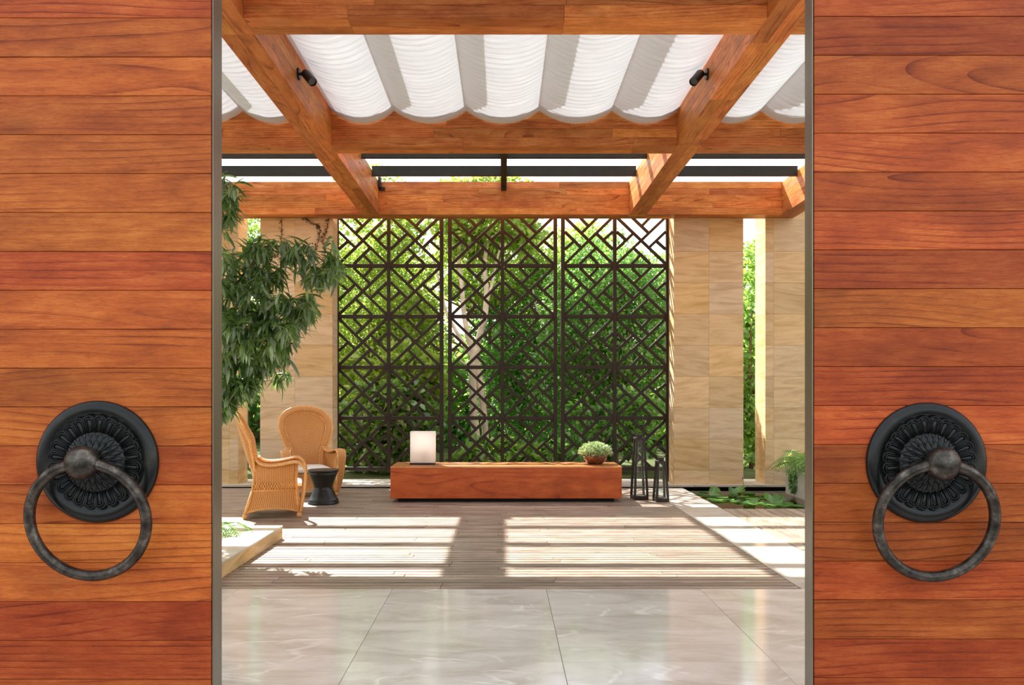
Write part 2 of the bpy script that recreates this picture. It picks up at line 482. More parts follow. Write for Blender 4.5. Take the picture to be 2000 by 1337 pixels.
def chamfer_data(sx, sy, sz, c):
    h = (sx / 2, sy / 2, sz / 2)
    c = min(c, min(h) * 0.45)
    idx, vs = {}, []
    for sxn in (-1, 1):
        for syn in (-1, 1):
            for szn in (-1, 1):
                s = (sxn, syn, szn)
                for ax in range(3):
                    idx[(s, ax)] = len(vs)
                    vs.append(tuple(s[k] * (h[k] if k == ax else h[k] - c) for k in range(3)))
    fs = []
    for ax in range(3):
        b, d = (ax + 1) % 3, (ax + 2) % 3
        for sg in (-1, 1):
            q = []
            for p2, p3 in ((-1, -1), (1, -1), (1, 1), (-1, 1)):
                s = [0, 0, 0]
                s[ax], s[b], s[d] = sg, p2, p3
                q.append(idx[(tuple(s), ax)])
            fs.append(tuple(q if sg > 0 else q[::-1]))
    for ax in range(3):
        b, d = (ax + 1) % 3, (ax + 2) % 3
        for p2 in (-1, 1):
            for p3 in (-1, 1):
                s0, s1 = [0, 0, 0], [0, 0, 0]
                s0[ax], s1[ax] = -1, 1
                s0[b] = s1[b] = p2
                s0[d] = s1[d] = p3
                s0, s1 = tuple(s0), tuple(s1)
                q = (idx[(s0, b)], idx[(s1, b)], idx[(s1, d)], idx[(s0, d)])
                fs.append(q if p2 * p3 < 0 else q[::-1])
    for s in {k[0] for k in idx}:
        t = (idx[(s, 0)], idx[(s, 1)], idx[(s, 2)])
        fs.append(t if s[0] * s[1] * s[2] > 0 else t[::-1])
    return vs, fs

_bc = {}
def board_mesh(name, sx, sy, sz, c, mat):
    k = (name, round(sx, 4), round(sy, 4), round(sz, 4), mat.name)
    if k not in _bc:
        mb = MB()
        vs, fs = chamfer_data(sx, sy, sz, c)
        mb.add(vs, fs)
        _bc[k] = mb.mesh(name, mat)
    return _bc[k]

def board(name, x0, x1, y0, y1, z0, z1, mat, parent=None, c=0.003, alongY=False, rel=(0, 0, 0)):
    """a board of its own, grain along its local X"""
    cx, cy, cz = (x0 + x1) / 2 - rel[0], (y0 + y1) / 2 - rel[1], (z0 + z1) / 2 - rel[2]
    if alongY:
        me = board_mesh(name, y1 - y0, x1 - x0, z1 - z0, c, mat)
        return link(name, me, parent, (cx, cy, cz), (0, 0, PI / 2))
    me = board_mesh(name, x1 - x0, y1 - y0, z1 - z0, c, mat)
    return link(name, me, parent, (cx, cy, cz))

def tag(o, label=None, cat=None, group=None, kind=None):
    if label: o['label'] = label
    if cat: o['category'] = cat
    if group: o['group'] = group
    if kind: o['kind'] = kind
    return o

def empty(name, loc=(0, 0, 0), rot=(0, 0, 0)):
    o = bpy.data.objects.new(name, None)
    o.location = loc
    o.rotation_euler = rot
    o.empty_display_size = 0.1
    COL.objects.link(o)
    return o

def P(px, py, Y):
    return Vector(((px - CX) * Y / F, Y, H - (py - CY) * Y / F))

def catmull(pts, n=6):
    pts = [Vector(p) for p in pts]
    out = []
    for i in range(len(pts) - 1):
        p0, p1, p2, p3 = pts[max(i - 1, 0)], pts[i], pts[i + 1], pts[min(i + 2, len(pts) - 1)]
        for k in range(n):
            t = k / n
            out.append(0.5 * ((2 * p1) + (p2 - p0) * t + (2 * p0 - 5 * p1 + 4 * p2 - p3) * t * t + (3 * p1 - p0 - 3 * p2 + p3) * t ** 3))
    out.append(pts[-1])
    return out

def copy_tree(o, parent=None):
    c = o.copy()
    COL.objects.link(c)
    c.parent = parent
    for ch in list(o.children):
        copy_tree(ch, c)
    return c

# ================================================================== SETTING
# ---- marble lobby floor, tile by tile
floor = MB().box(-4.9, 5.5, 0.9, 5.28, -0.12, -0.022).build('floor', M['blackgap'])
tag(floor, 'polished beige marble floor inside the open doors', 'floor', kind='structure')
rows = [5.28, 4.88]
while rows[-1] > 1.2:
    rows.append(rows[-1] - 0.515)
cols = [-0.734 + 1.0232 * k for k in range(-4, 7)]
for i in range(len(rows) - 1):
    for j in range(len(cols) - 1):
        board('tile', cols[j] + 0.0012, cols[j + 1] - 0.0012, rows[i + 1] + 0.0012, rows[i] - 0.0012, -0.022, 0.0, M['marble'], floor, 0.0008)

fc = MB().box(-20, 20, -25, 0.95, -0.12, -0.01).build('forecourt', plain('reflection_darkening_paving', (0.075, 0.07, 0.065), 0.8, 0, 0.2, 0.2, 3))  # unseen paving, added dark so the bronze knockers mirror less brightness
tag(fc, 'unseen dark paved forecourt added to darken reflections in the knockers', 'paving', kind='structure')

# ---- pale stone walkway beside the deck
path = MB().cbox(1.992, 2.478, 5.283, 10.92, -0.10, 0.0, 0.003).cbox(2.481, 5.5, 5.283, 6.58, -0.10, 0.0, 0.003).build('stone_path', M['path'])
tag(path, 'pale polished stone walkway along the right edge of the timber deck', 'path', kind='structure')

# ---- timber deck, board by board
deck = MB().box(-5.2, 1.985, 5.29, 10.86, -0.11, -0.034).build('deck', M['blackgap'])
tag(deck, 'weathered grey brown timber deck in front of the bench', 'deck', kind='structure')
NR = 66
pitch = (10.90 - 5.285) / NR
for i in range(NR):
    y0 = 5.285 + i * pitch
    xs = [-5.2]
    x = -5.2 + (0.9, 1.7, 2.5, 1.3)[(i // 2) % 4] + random.uniform(-0.05, 0.05)
    while x < 1.5:
        xs.append(x)
        x += 1.95
    xs.append(1.984)
    for a, b in zip(xs[:-1], xs[1:]):
        dz = random.uniform(-0.001, 0.001)
        board('plank', a + 0.0015, b - 0.0015, y0 + 0.007, y0 + pitch - 0.007, -0.03 + dz, dz, M['deck'], deck, 0.0025)
deck_r = MB().box(2.485, 6.0, 6.61, 8.94, -0.11, -0.034).build('deck', M['blackgap'])
tag(deck_r, 'small timber deck with boards running towards the lily pond', 'deck', kind='structure')
xw = 0.115
for i in range(30):
    x0 = 2.484 + i * xw
    ys = [6.60, 8.96]
    if i % 3 == 1: ys = [6.60, 7.7, 8.96]
    for a, b in zip(ys[:-1], ys[1:]):
        board('plank', x0 + 0.004, x0 + xw - 0.004, a + 0.0015, b - 0.0015, -0.03, 0, M['deck'], deck_r, 0.003, True)

# ---- ground, pond
g = MB().box(-45, 45, -30, 70, -0.6, -0.5).build('ground', M['ground'])
tag(g, 'garden ground around the pavilion', 'ground', kind='structure')
g2 = MB().box(-45, 45, 13.5, 60, -0.5, -0.24).build('ground', M['ground'])
tag(g2, 'planted garden ground behind the pillars', 'ground', kind='structure')
pf = MB().box(-7, 9, 5.0, 12.66, -0.5, -0.42).build('pond_floor', M['poolfloor'])
tag(pf, 'brown bed under the lily pond', 'pond bed', kind='structure')
wt = MB().grid([[(-7, 5.3, -0.22), (9, 5.3, -0.22)], [(-7, 12.7, -0.22), (9, 12.7, -0.22)]]).build('pond_water', M['water'])
tag(wt, 'still brown water of the lily pond', 'water', kind='structure')
pl = MB().box(-8, 9, 12.70, 13.40, -0.5, -0.19).build('plinth', M['blackgap'])  # black front face: shade and wet above the water put into the colour
tag(pl, 'long stone plinth carrying the pillars and lattice screens', 'plinth', kind='structure')
xs = [-8 + 0.85 * k for k in range(21)]
for a, b in zip(xs[:-1], xs[1:]):
    board('stone_slab', a + 0.002, b - 0.002, 12.64, 13.47, -0.19, -0.15, M['coping'], pl, 0.004)

# ---- sandstone pillars, block by block
def pillar(X0, X1, Y0, Y1, joint, label, z1=4.60):
    core = MB().box(X0 + 0.02, X1 - 0.02, Y0 + 0.02, Y1 - 0.02, -0.15, z1 - 0.02).build('pillar', M['blackgap'])
    tag(core, label, 'pillar', kind='structure')
    zs = [-0.15, 0.071]
    while zs[-1] + 0.5 < z1: zs.append(zs[-1] + 0.5)
    zs.append(z1)
    for a, b in zip(zs[:-1], zs[1:]):
        if b - a < 0.03: continue
        xsb = [X0] + joint + [X1]
        for p, q in zip(xsb[:-1], xsb[1:]):
            for yy in ((Y0, Y0 + 0.035), (Y1 - 0.035, Y1)):
                board('stone_block', p + 0.0008, q - 0.0008, yy[0], yy[1], a + 0.0012, b - 0.0012, M['sandstone'], core, 0.0015)
        for p, q in ((X0, X0 + 0.035), (X1 - 0.035, X1)):
            board('stone_block', p, q, Y0 + 0.036, Y1 - 0.036, a + 0.0012, b - 0.0012, M['sandstone'], core, 0.0015, True)
pillar(2.737, 3.851, 12.70, 13.10, [3.30], 'broad sandstone pillar just right of the lattice screens')
pillar(-3.884, -2.726, 12.70, 13.10, [-3.327], 'broad sandstone pillar behind the wicker chairs')
pillar(-5.45, -4.236, 12.70, 13.18, [-4.92, -4.375], 'sandstone pillar at the left, half hidden by the tree')
pillar(4.203, 5.45, 12.70, 13.22, [4.335, 4.90], 'sandstone pillar behind the trough of palms')

# ---- roof beams of laminated boards
ZB, ZT = 4.10, 4.612
def beam(x0, x1, y0, y1, alongY, label, zb=ZB, zt=ZT, L=1.7):
    core = MB().box(x0 + 0.01, x1 - 0.01, y0 + 0.01, y1 - 0.01, zb + 0.01, zt - 0.01).build('roof_beam', M['blackgap'])
    tag(core, label, 'beam', kind='structure')
    n = 5
    h = (zt - zb) / n
    a0, a1 = (y0, y1) if alongY else (x0, x1)
    for i in range(n):
        cuts = [a0]
        x = a0 + random.uniform(0.4, L)
        while x < a1 - 0.4:
            cuts.append(x)
            x += L * random.uniform(0.7, 1.25)
        cuts.append(a1)
        for p, q in zip(cuts[:-1], cuts[1:]):
            za, zz = zb + i * h + 0.0006, zb + (i + 1) * h - 0.0006
            b0, b1 = (x0, x1) if alongY else (y0, y1)
            halves = [(b0, b1)] if i else [(b0, (b0 + b1) / 2 - 0.0006), ((b0 + b1) / 2 + 0.0006, b1)]
            for s, t in halves:
                if alongY:
                    board('timber', s, t, p + 0.0006, q - 0.0006, za, zz, M['beam'], core, 0.002, True)
                else:
                    board('timber', p + 0.0006, q - 0.0006, s, t, za, zz, M['beam'], core, 0.002)
XL0, XL1, XR0, XR1 = -2.212, -1.94, 1.978, 2.248
beam(XL0, XL1, 3.0, 12.42, True, 'long timber roof beam left of centre with a spotlight')
beam(XR0, XR1, 3.0, 12.42, True, 'long timber roof beam right of centre with a spotlight')
beam(4.37, 4.64, 9.27, 12.95, True, 'short sunlit timber beam end above the right sandstone pillar')
Y1, Y2, Y3 = (5.93, 6.20), (9.0, 9.275), (12.42, 12.73)
for (ya, yb), w in ((Y1, 'nearest timber cross beam'), (Y2, 'middle timber cross beam under the white blinds'), (Y3, 'farthest timber cross beam above the lattice')):
    last = ya == 12.42
    beam(XL1 if not last else -1.94, XR0 if not last else 1.978, ya, yb, False, w + ', centre bay')
    beam(-6.5, XL0, ya, yb, False, w + ', left bay')
    if last:
        beam(XR1, 4.37, ya, yb, False, w + ', right bay')
    else:
        beam(XR1, 6.5, ya, yb, False, w + ', right bay')
# beam ends of the far row behind the long beams
beam(XL0, XL1, 12.42, 12.73, False, 'end block of the left long beam over the lattice')
beam(XR0, XR1, 12.42, 12.73, False, 'end block of the right long beam over the lattice')

# ---- skylight: purlins, hanger, glass
def purlin(x0, x1, y, lab):
    m = MB()
    m.box(x0, x1, y - 0.03, y + 0.03, 4.528, 4.54).box(x0, x1, y - 0.012, y + 0.012, 4.54, 4.66).box(x0, x1, y - 0.03, y + 0.03, 4.66, 4.672)
    m.box(x0, x1, y - 0.03, y - 0.022, 4.54, 4.66)
    o = m.build('steel_purlin', M['purlin'])
    tag(o, lab, 'purlin', kind='structure')
names = ['first', 'second', 'third']
for k, y in enumerate((11.79, 10.90, 10.06)):
    for (a, b, s) in ((XL1, XR0, 'centre'), (-6.5, XL0, 'left'), (XR1, 4.37, 'right')):
        purlin(a, b, y, 'dark steel roof purlin in the %s skylight bay, %s from the lattice' % (s, names[k]))
hg = MB().cbox(-0.028, 0.058, 9.27, 12.43, 4.505, 4.60, 0.003).cbox(-0.028, 0.058, 12.33, 12.419, 4.47, 4.60, 0.003).build('steel_rafter', M['purlin'])
tag(hg, 'dark steel rafter crossing the purlins over the middle of the deck', 'rafter', kind='structure')
br = MB().cbox(-1.935, -1.895, 12.30, 12.415, 4.50, 4.66, 0.004).cbox(-1.935, -1.84, 12.38, 12.418, 4.47, 4.52, 0.004).build('beam_bracket', M['steel_dark'])
tag(br, 'small rusty steel bracket on the end of the left long beam', 'bracket')
for n_, (a, b, lab) in enumerate(((XL1, XR0, 'centre bay'), (-6.5, XL0, 'left bay'), (XR1, 6.5, 'right bay'))):
    sk = empty('window_%d' % (n_ + 1), ((a + b) / 2, 11.0, 4.69))
    tag(sk, 'clear glass skylight between the middle and far cross beams, ' + lab, 'skylight', kind='structure')
    nx = max(2, int(round((b - a) / 1.3)))
    for i in range(nx):
        xa, xb = a + (b - a) * i / nx, a + (b - a) * (i + 1) / nx
        MB().grid([[(xa + 0.004, 9.1, 0), (xb - 0.004, 9.1, 0)], [(xa + 0.004, 12.75, 0), (xb - 0.004, 12.75, 0)]]).build('glass_pane', M['glass'], sk, (-(a + b) / 2, -11.0, 0))

# ---- white fabric blinds in scalloped runs and the rafters they hang from
def blind(x0, x1, y0, y1, label, zt=4.51, sag=0.145, ends='both'):
    nx, ny = 18, int((y1 - y0) * 46)
    ph = random.uniform(0, 50)
    Pm = []
    rr = np.random.default_rng(int(abs(x0) * 1000) + int(y0 * 10))
    amp = rr.uniform(0.3, 1.0, ny + 1)
    for j in range(ny + 1):
        y = y0 + (y1 - y0) * j / ny
        row = []
        for i in range(nx + 1):
            u = i / nx
            base = zt - sag * 4 * u * (1 - u)
            wr = 0.013 * (math.sin(y * 62 + 2.2 * math.sin(y * 3.1 + ph) + 1.3 * math.sin(u * 5 + ph + y * 1.7)) * amp[j]
                          + 0.6 * math.sin(y * 121 + 3 * math.sin(u * 4 + ph + y)))
            wr *= min(1.0, 6 * u * (1 - u) + 0.15)
            row.append((x0 + (x1 - x0) * u, y, base + wr))
        Pm.append(row)
    mb = MB().grid(Pm)
    o = mb.build('fabric_blind', M['fabric'], smooth=True)
    # doubled hem at the far end
    hem = [[(x0 + (x1 - x0) * i / nx, y, zt - sag * 4 * (i / nx) * (1 - i / nx) - 0.012) for i in range(nx + 1)] for y in (y1 - 0.16, y1)]
    MB().grid(hem).build('hem', M['fabric'], o, smooth=True)
    return o
edges_c = [-1.939, -1.231, -0.418, 0.412, 1.237, 1.977]
edges_l = [-5.2, -4.45, -3.70, -2.94, -2.222]
edges_r = [2.258, 2.92, 3.68, 4.45, 5.2]
ordn = ['first', 'second', 'third', 'fourth', 'fifth']
for nm, ed in (('centre', edges_c), ('left', edges_l), ('right', edges_r)):
    for k in range(len(ed) - 1):
        o = blind(ed[k], ed[k + 1], 6.21, 8.985, '')
        if nm == 'centre':
            lab = 'white scalloped fabric blind, %s from the left between the two spotlights' % ordn[k]
        elif nm == 'left':
            lab = 'white scalloped fabric blind left of the left spotlight, %s out from the beam' % ordn[len(ed) - 2 - k]
        else:
            lab = 'white scalloped fabric blind right of the right spotlight, %s out from the beam' % ordn[k]
        tag(o, lab, 'blind', 'white fabric roof blinds')
    for x in ed[1:-1]:
        r = MB().cbox(x - 0.022, x + 0.022, 6.21, 8.985, 4.515, 4.93, 0.003).build('roof_rafter', M['rafter'])
        tag(r, 'pale roof rafter between two fabric blinds', 'rafter', 'pale rafters above the blinds', kind='structure')
# unseen blinds added over the lobby so soft sun brightens the marble
for nm, ed in (('centre', edges_c), ('left', edges_l), ('right', edges_r)):
    for k in range(len(ed) - 1):
        o = blind(ed[k], ed[k + 1], 2.97, 5.92, '')
        tag(o, 'unseen white fabric blind added above the marble floor to brighten it', 'blind', 'unseen blinds added over the marble floor')
    for x in ed[1:-1]:
        r = MB().cbox(x - 0.022, x + 0.022, 2.97, 5.92, 4.515, 4.93, 0.003).build('roof_rafter', M['rafter'])
        tag(r, 'pale roof rafter between two fabric blinds', 'rafter', 'pale rafters above the blinds', kind='structure')
for nm, (a, b) in (('wall_left', (-5.2, -1.09)), ('wall_right', (1.13, 5.2))):  # unseen walls, added so the light inside falls plausibly
    w = MB().box(a, b, 2.74, 2.96, -0.02, 3.3).build(nm, M['plaster'])
    tag(w, 'unseen pale wall added behind the open %s door leaf for interior shading' % nm[5:], 'wall', kind='structure')
w = MB().box(-5.2, 5.2, 2.74, 2.96, 3.3, 4.62).build('wall_front', M['plaster'])  # unseen lintel wall, added to shade the interior
tag(w, 'unseen pale wall added above the doorway for interior shading', 'wall', kind='structure')

# ================================================================== DOORS
PXM = F / 2.58
def door(name, xa, xb, ex, ybk, lab, seam0, tones):
    core = MB().box(xa, xb, 2.602, 2.66, 0.03, 3.22).build(name, M['blackgap'])
    tag(core, lab, 'door', kind='structure')
    k = -9
    while True:
        zt_ = H - (seam0 + 75.95 * k - CY) / PXM
        zb_ = H - (seam0 + 75.95 * (k + 1) - CY) / PXM
        k += 1
        zb_ = max(zb_, 0.03)
        if zt_ < 0.06: break
        if zt_ > 3.22: continue
        dy = random.uniform(-0.0006, 0.0006)
        o = board('plank', xa, xb, 2.58 + dy, 2.602, zb_ + 0.0007, zt_ - 0.0007, M['door'], core, 0.0012)
        v = tones[min(max(k, 0), len(tones) - 1)]
        o.color = (v, v ** 1.25, v ** 1.3, 1)
    m = MB()
    m.box(min(ex), max(ex), 2.586, ybk, 0.03, 3.22)
    m.build('edge_strip', M['edge'], core)
    return core
door('door_1', -2.65, -0.9492, (-0.9465, -0.943), 2.664, 'left teak plank door leaf with a round knocker', 35.0,
     [1.0, 1.02, 1.2, 0.92, 0.98, 1.05, 1.05, 0.98, 1.15, 1.08, 0.95, 1.0, 0.86, 1.0, 1.16, 1.1, 0.66, 0.72, 0.75])
door('door_2', 1.0139, 2.70, (1.0078, 1.0112), 2.648, 'right teak plank door leaf with a round knocker', 32.0,
     [1.02, 0.70, 0.95, 0.98, 1.08, 0.92, 1.06, 0.76, 0.97, 0.84, 0.86, 1.04, 0.82, 0.76, 0.72, 0.88, 0.72, 0.70, 0.72])

# ---- bronze door knockers
def petal_mesh():
    mb = MB()
    def U(w, z0, z1, r, h):
        pts = [(-w * 0.62, -h, z0)]
        for k in range(9):
            a = PI - PI * k / 8
            pts.append((w * math.cos(a), -h - 0.002 * math.sin(a), z1 + w * 0.8 * math.sin(a)))
        pts.append((w * 0.62, -h, z0))
        mb.tube(pts, r, 6)
    U(0.0172, 0.097, 0.136, 0.0026, 0.0215)
    U(0.0112, 0.099, 0.133, 0.0021, 0.024)
    rows = []
    for i, (z, w) in enumerate(((0.100, 0.0035), (0.110, 0.0055), (0.122, 0.0075), (0.134, 0.0078), (0.140, 0.004))):
        rows.append([(w * s, -0.0205 - 0.0065 * (1 - s * s) * (0.4 if i in (0, 4) else 1), z) for s in (-1, -0.5, 0, 0.5, 1)])
    mb.grid(rows)
    return mb.mesh('petal', M['bronze'], True)
def leaflet_mesh(r0, r1, wmax, h0, h1):
    mb = MB()
    rows = []
    for t, w in ((0, 0.25), (0.25, 0.8), (0.5, 1.0), (0.75, 0.7), (1.0, 0.06)):
        r = r0 + (r1 - r0) * t
        h = h0 + (h1 - h0) * t
        rows.append([(wmax * w * s, -h - 0.007 * (1 - abs(s)) * (1 - 0.4 * t), r) for s in (-1, -0.5, 0, 0.5, 1)])
    mb.grid(rows)
    e = [(-wmax * w, -(h0 + (h1 - h0) * t) - 0.0015, r0 + (r1 - r0) * t) for t, w in ((0, 0.25), (0.25, 0.8), (0.5, 1.0), (0.75, 0.7), (1.0, 0.06))]
    e2 = [(-x, y, z) for x, y, z in e]
    mb.tube(e, 0.0012, 5).tube(e2, 0.0012, 5)
    return mb.mesh('leaf_ornament', M['bronze'], True)
PET = petal_mesh()
LO1 = leaflet_mesh(0.058, 0.097, 0.0105, 0.0345, 0.0235)
LO2 = leaflet_mesh(0.030, 0.074, 0.0105, 0.0425, 0.0345)

def knocker(X, Z, R, ring_dx, label):
    k = empty('door_knocker', (X, 2.58, Z))
    tag(k, label, 'door knocker', 'round bronze door knockers')
    s = R / 0.198
    prof = [(0.198, 0.0), (0.1985, 0.006), (0.196, 0.011), (0.190, 0.0165), (0.180, 0.0205), (0.168, 0.021), (0.158, 0.0185), (0.152, 0.0150), (0.148, 0.0150),
            (0.098, 0.0195), (0.0965, 0.0235), (0.090, 0.0265), (0.075, 0.0315), (0.055, 0.037), (0.030, 0.041), (0.0285, 0.05)]
    MB().lathe([(r * s, h) for r, h in prof], 72, 'Y').build('back_plate', M['bronze'], k, smooth=True)
    for i in range(24):
        link('petal', PET, k, (0, 0, 0), (0, 2 * PI * (i + 0.5) / 24, 0))
    for i in range(26):
        link('leaf_ornament', LO1, k, (0, 0, 0), (0, 2 * PI * i / 26, 0))
    for i in range(17):
        link('leaf_ornament', LO2, k, (0, 0, 0), (0, 2 * PI * (i + 0.5) / 17, 0))
    # knob: neck and slightly flattened ball
    pr = [(0.0285, 0.040), (0.030, 0.055)]
    for i in range(1, 19):
        a = -0.35 * PI + (0.85 * PI) * i / 18
        pr.append((0.0525 * math.cos(a) if i < 18 else 0.0005, 0.100 + 0.046 * math.sin(a)))
    MB().lathe(pr, 40, 'Y').build('knob', M['worn'], k, (0, 0, 0.006), smooth=True)
    rr = 0.1845
    tilt = math.asin(0.055 / (2 * rr))
    pts = []
    for i in range(72):
        a = 2 * PI * i / 72
        x, z = rr * math.cos(a), rr * math.sin(a)
        d = rr - z
        pts.append((x, d * math.sin(tilt) - 0.099, -d * math.cos(tilt) + 0.004))
    MB().ring(pts, 0.0172, 14).build('ring', M['worn'], k, (ring_dx, 0, 0), smooth=True)
    return k
knocker(-1.315, 1.0786, 0.198, 0.004, 'round dark bronze knocker with lotus petals and hanging ring on the left door')
knocker(1.3745, 1.0755, 0.195, -0.004, 'round dark bronze knocker with lotus petals and hanging ring on the right door')

# ================================================================== LATTICE SCREENS
YL = 13.13
PXL = F / YL
def lx(px): return (px - CX) / PXL
def lz(py): return H - (py - CY) / PXL
rowz = [lz(420 + 99 * k) for k in range(6)]      # top rail ... bottom rail
_barc = {}
def bar_mesh(L, w, d):
    k = (round(L, 3), w, d)
    if k not in _barc:
        mb = MB()
        mb.add(*chamfer_data(L, d, w, 0.003))
        _barc[k] = mb.mesh('lattice_bar', M['lattice'])
    return _barc[k]
def lattice(sx, label):
    """sx: outer-left, inner-left, mid-left, mid-right, inner-right, outer-right in photo pixels"""
    a0, a1, m0, m1, b0, b1 = [lx(v) for v in sx]
    k = empty('lattice_screen', ((a0 + b1) / 2, YL, -0.15))
    tag(k, label, 'lattice screen', 'dark geometric lattice screens')
    ox, oy, oz = k.location
    def bx(name, x0, x1, z0, z1, d=0.06):
        me = board_mesh(name, x1 - x0, d, z1 - z0, 0.003, M['lattice'])
        link(name, me, k, ((x0 + x1) / 2 - ox, 0, (z0 + z1) / 2 - oz))
    bx('stile', a0, a1, -0.15, rowz[0] + 0.04, 0.075)
    bx('stile', b0, b1, -0.15, rowz[0] + 0.04, 0.075)
    bx('mullion', m0, m1, rowz[5] - 0.02, rowz[0] + 0.04)
    hr = 3.6 / PXL
    for z in rowz:
        for p, q in ((a1, m0), (m1, b0)):
            bx('rail', p + 0.001, q - 0.001, z - hr, z + hr)
    w, d = 0.046, 0.042
    for r in range(5):
        for c in range(2):
            xa, xb = (a1, m0) if c == 0 else (m1, b0)
            zt, zb = rowz[r] - hr, rowz[r + 1] + hr
            W, Hh = xb - xa, zt - zb
            def pt(u, v): return Vector((xa + u * W, 0, zt - v * Hh))
            segs = []
            segs.append((pt(0, 0), pt(1, 1), 0.0))
            segs.append((pt(0, 1), pt(0.48, 0.52), 0.0))
            segs.append((pt(0.52, 0.48), pt(1, 0), 0.0))
            typeA = (r + 1 + c) % 2 == 0
            t = 0.31
            base = [((t, 0), (0.655, 0.345)), ((1 - t, 0), (0.515, 0.19))]       # top triangle, type A
            for s, e in base:
                for q in range(4):
                    def rot(p, q=q):
                        x, y = p[0] - 0.5, p[1] - 0.5
                        for _ in range(q): x, y = -y, x
                        return x + 0.5, y + 0.5
                    s2, e2 = rot(s), rot(e)
                    if not typeA:
                        s2, e2 = (1 - s2[0], s2[1]), (1 - e2[0], e2[1])
                    segs.append((pt(*s2), pt(*e2), 0.003))
            for s, e, dy in segs:
                D = e - s
                me = bar_mesh(D.length - 0.002, w, d)
                o = link('lattice_bar', me, k)
                mid = (s + e) / 2
                o.location = (mid.x - ox, dy, mid.z - oz)
                o.rotation_euler = (0, -math.atan2(D.z, D.x), 0)
lattice((654, 661.5, 756, 762.6, 858.7, 866.2), 'dark lattice screen left of centre, behind the white box lamp')
lattice((875.3, 882.6, 978, 984.7, 1081, 1088), 'dark lattice screen in the middle, in front of the pale tree trunk')
lattice((1095.6, 1103, 1197, 1204, 1300.4, 1308), 'dark lattice screen right of centre, behind the metal lanterns')

# ================================================================== BENCH AND WHAT STANDS ON IT
bench = empty('bench', (0.04, 9.79, 0))
tag(bench, 'long low red brown wooden bench in front of the lattice', 'bench')
MB().cbox(-1.30, 1.30, -0.24, 0.26, 0.0, 0.05, 0.003).build('base', M['blackgap'], bench)
board('body', -1.383, 1.383, -0.31, 0.31, 0.045, 0.405, M['bench'], bench, 0.004)
board('top', -1.383, 1.383, -0.31, 0.31, 0.4065, 0.428, M['bench_top'], bench, 0.002)

lamp = empty('box_lamp', P(825, 906, 9.72) * 1.0)
lamp.location = (-0.983, 9.78, 0.428)
tag(lamp, 'white frosted box lamp on a dark base standing on the bench', 'lamp')
MB().cbox(-0.158, 0.152, -0.07, 0.07, 0.0, 0.022, 0.002).build('base', M['black'], lamp)
sh = MB()
for a in ((-0.152, 0.152, -0.062, -0.058, 0.022, 0.405), (-0.152, 0.152, 0.058, 0.062, 0.022, 0.405),
          (-0.152, -0.148, -0.058, 0.058, 0.022, 0.405), (0.148, 0.152, -0.058, 0.058, 0.022, 0.405), (-0.148, 0.148, -0.058, 0.058, 0.400, 0.405)):
    sh.box(*a)
sh.build('shade', M['frosted'], lamp)
MB().cbox(-0.012, 0.012, -0.012, 0.012, 0.022, 0.09, 0.002).build('lamp_stem', M['steel_dark'], lamp, (0.01, 0.02, 0))
MB().lathe([(0.03, 0.085), (0.042, 0.10), (0.042, 0.17), (0.03, 0.185)], 20).build('bulb', plain('warm_bulb_glass', (0.75, 0.45, 0.22), 0.4), lamp, (0.01, 0.02, 0), smooth=True)

# potted plant
pot = empty('potted_plant', (1.145, 9.83, 0.428))
tag(pot, 'dome of fine grey green leaves in a brown bronze bowl on the bench', 'potted plant')
prof = [(0.0005, 0.0), (0.075, 0.0), (0.105, 0.018), (0.135, 0.05), (0.150, 0.088), (0.152, 0.118), (0.146, 0.118), (0.143, 0.095), (0.0005, 0.095)]
MB().lathe(prof, 40, cap=False).build('bowl', M['bowl'], pot, smooth=True)
MB().lathe([(0.142, 0.096), (0.10, 0.11), (0.0005, 0.115)], 24, cap=False).build('soil', M['soil'], pot, smooth=True)

# ------------------------------------------------------------------ leaf scatter
LEAF = np.array([(0, 0, 0), (0.26, 0.32, 0.05), (0.30, 0.62, 0.05), (0, 1, -0.03), (-0.30, 0.62, 0.05), (-0.26, 0.32, 0.05)], float)
def leaf_cloud(name, mat, pts, nrm, size, aspect=1.0, parent=None, kind='stuff', spread=0.9, droop=0.3, jitter=0.35, lay=None):
    """many small folded leaves; pts Nx3, nrm Nx3 outward directions"""
    n = len(pts)
    d = nrm + rng.normal(0, spread, (n, 3))
    d[:, 2] -= droop
    d /= np.linalg.norm(d, axis=1, keepdims=True) + 1e-9
    up = rng.normal(0, 0.55, (n, 3)) + np.array([0, 0, 1.0])
    s = np.cross(d, up)
    s /= np.linalg.norm(s, axis=1, keepdims=True) + 1e-9
    u = np.cross(s, d)
    L = size * (1 + rng.uniform(-jitter, jitter, n))
    V = (pts[:, None, :] + (LEAF[None, :, 0:1] * s[:, None, :] * aspect + LEAF[None, :, 1:2] * d[:, None, :] + LEAF[None, :, 2:3] * u[:, None, :]) * L[:, None, None])
    me = bpy.data.meshes.new(name)
    me.vertices.add(n * 6)
    me.vertices.foreach_set('co', V.reshape(-1).astype(np.float32))
    idx = (np.arange(n)[:, None] * 6 + np.array([0, 1, 2, 3, 0, 3, 4, 5])[None, :]).reshape(-1).astype(np.int32)
    me.loops.add(len(idx))
    me.loops.foreach_set('vertex_index', idx)
    me.polygons.add(n * 2)
    me.polygons.foreach_set('loop_start', (np.arange(n * 2) * 4).astype(np.int32))
    me.polygons.foreach_set('loop_total', np.full(n * 2, 4, np.int32))
    me.materials.append(mat)
    me.update(calc_edges=True)
    o = link(name, me, parent)
    if kind: o['kind'] = kind
    return o

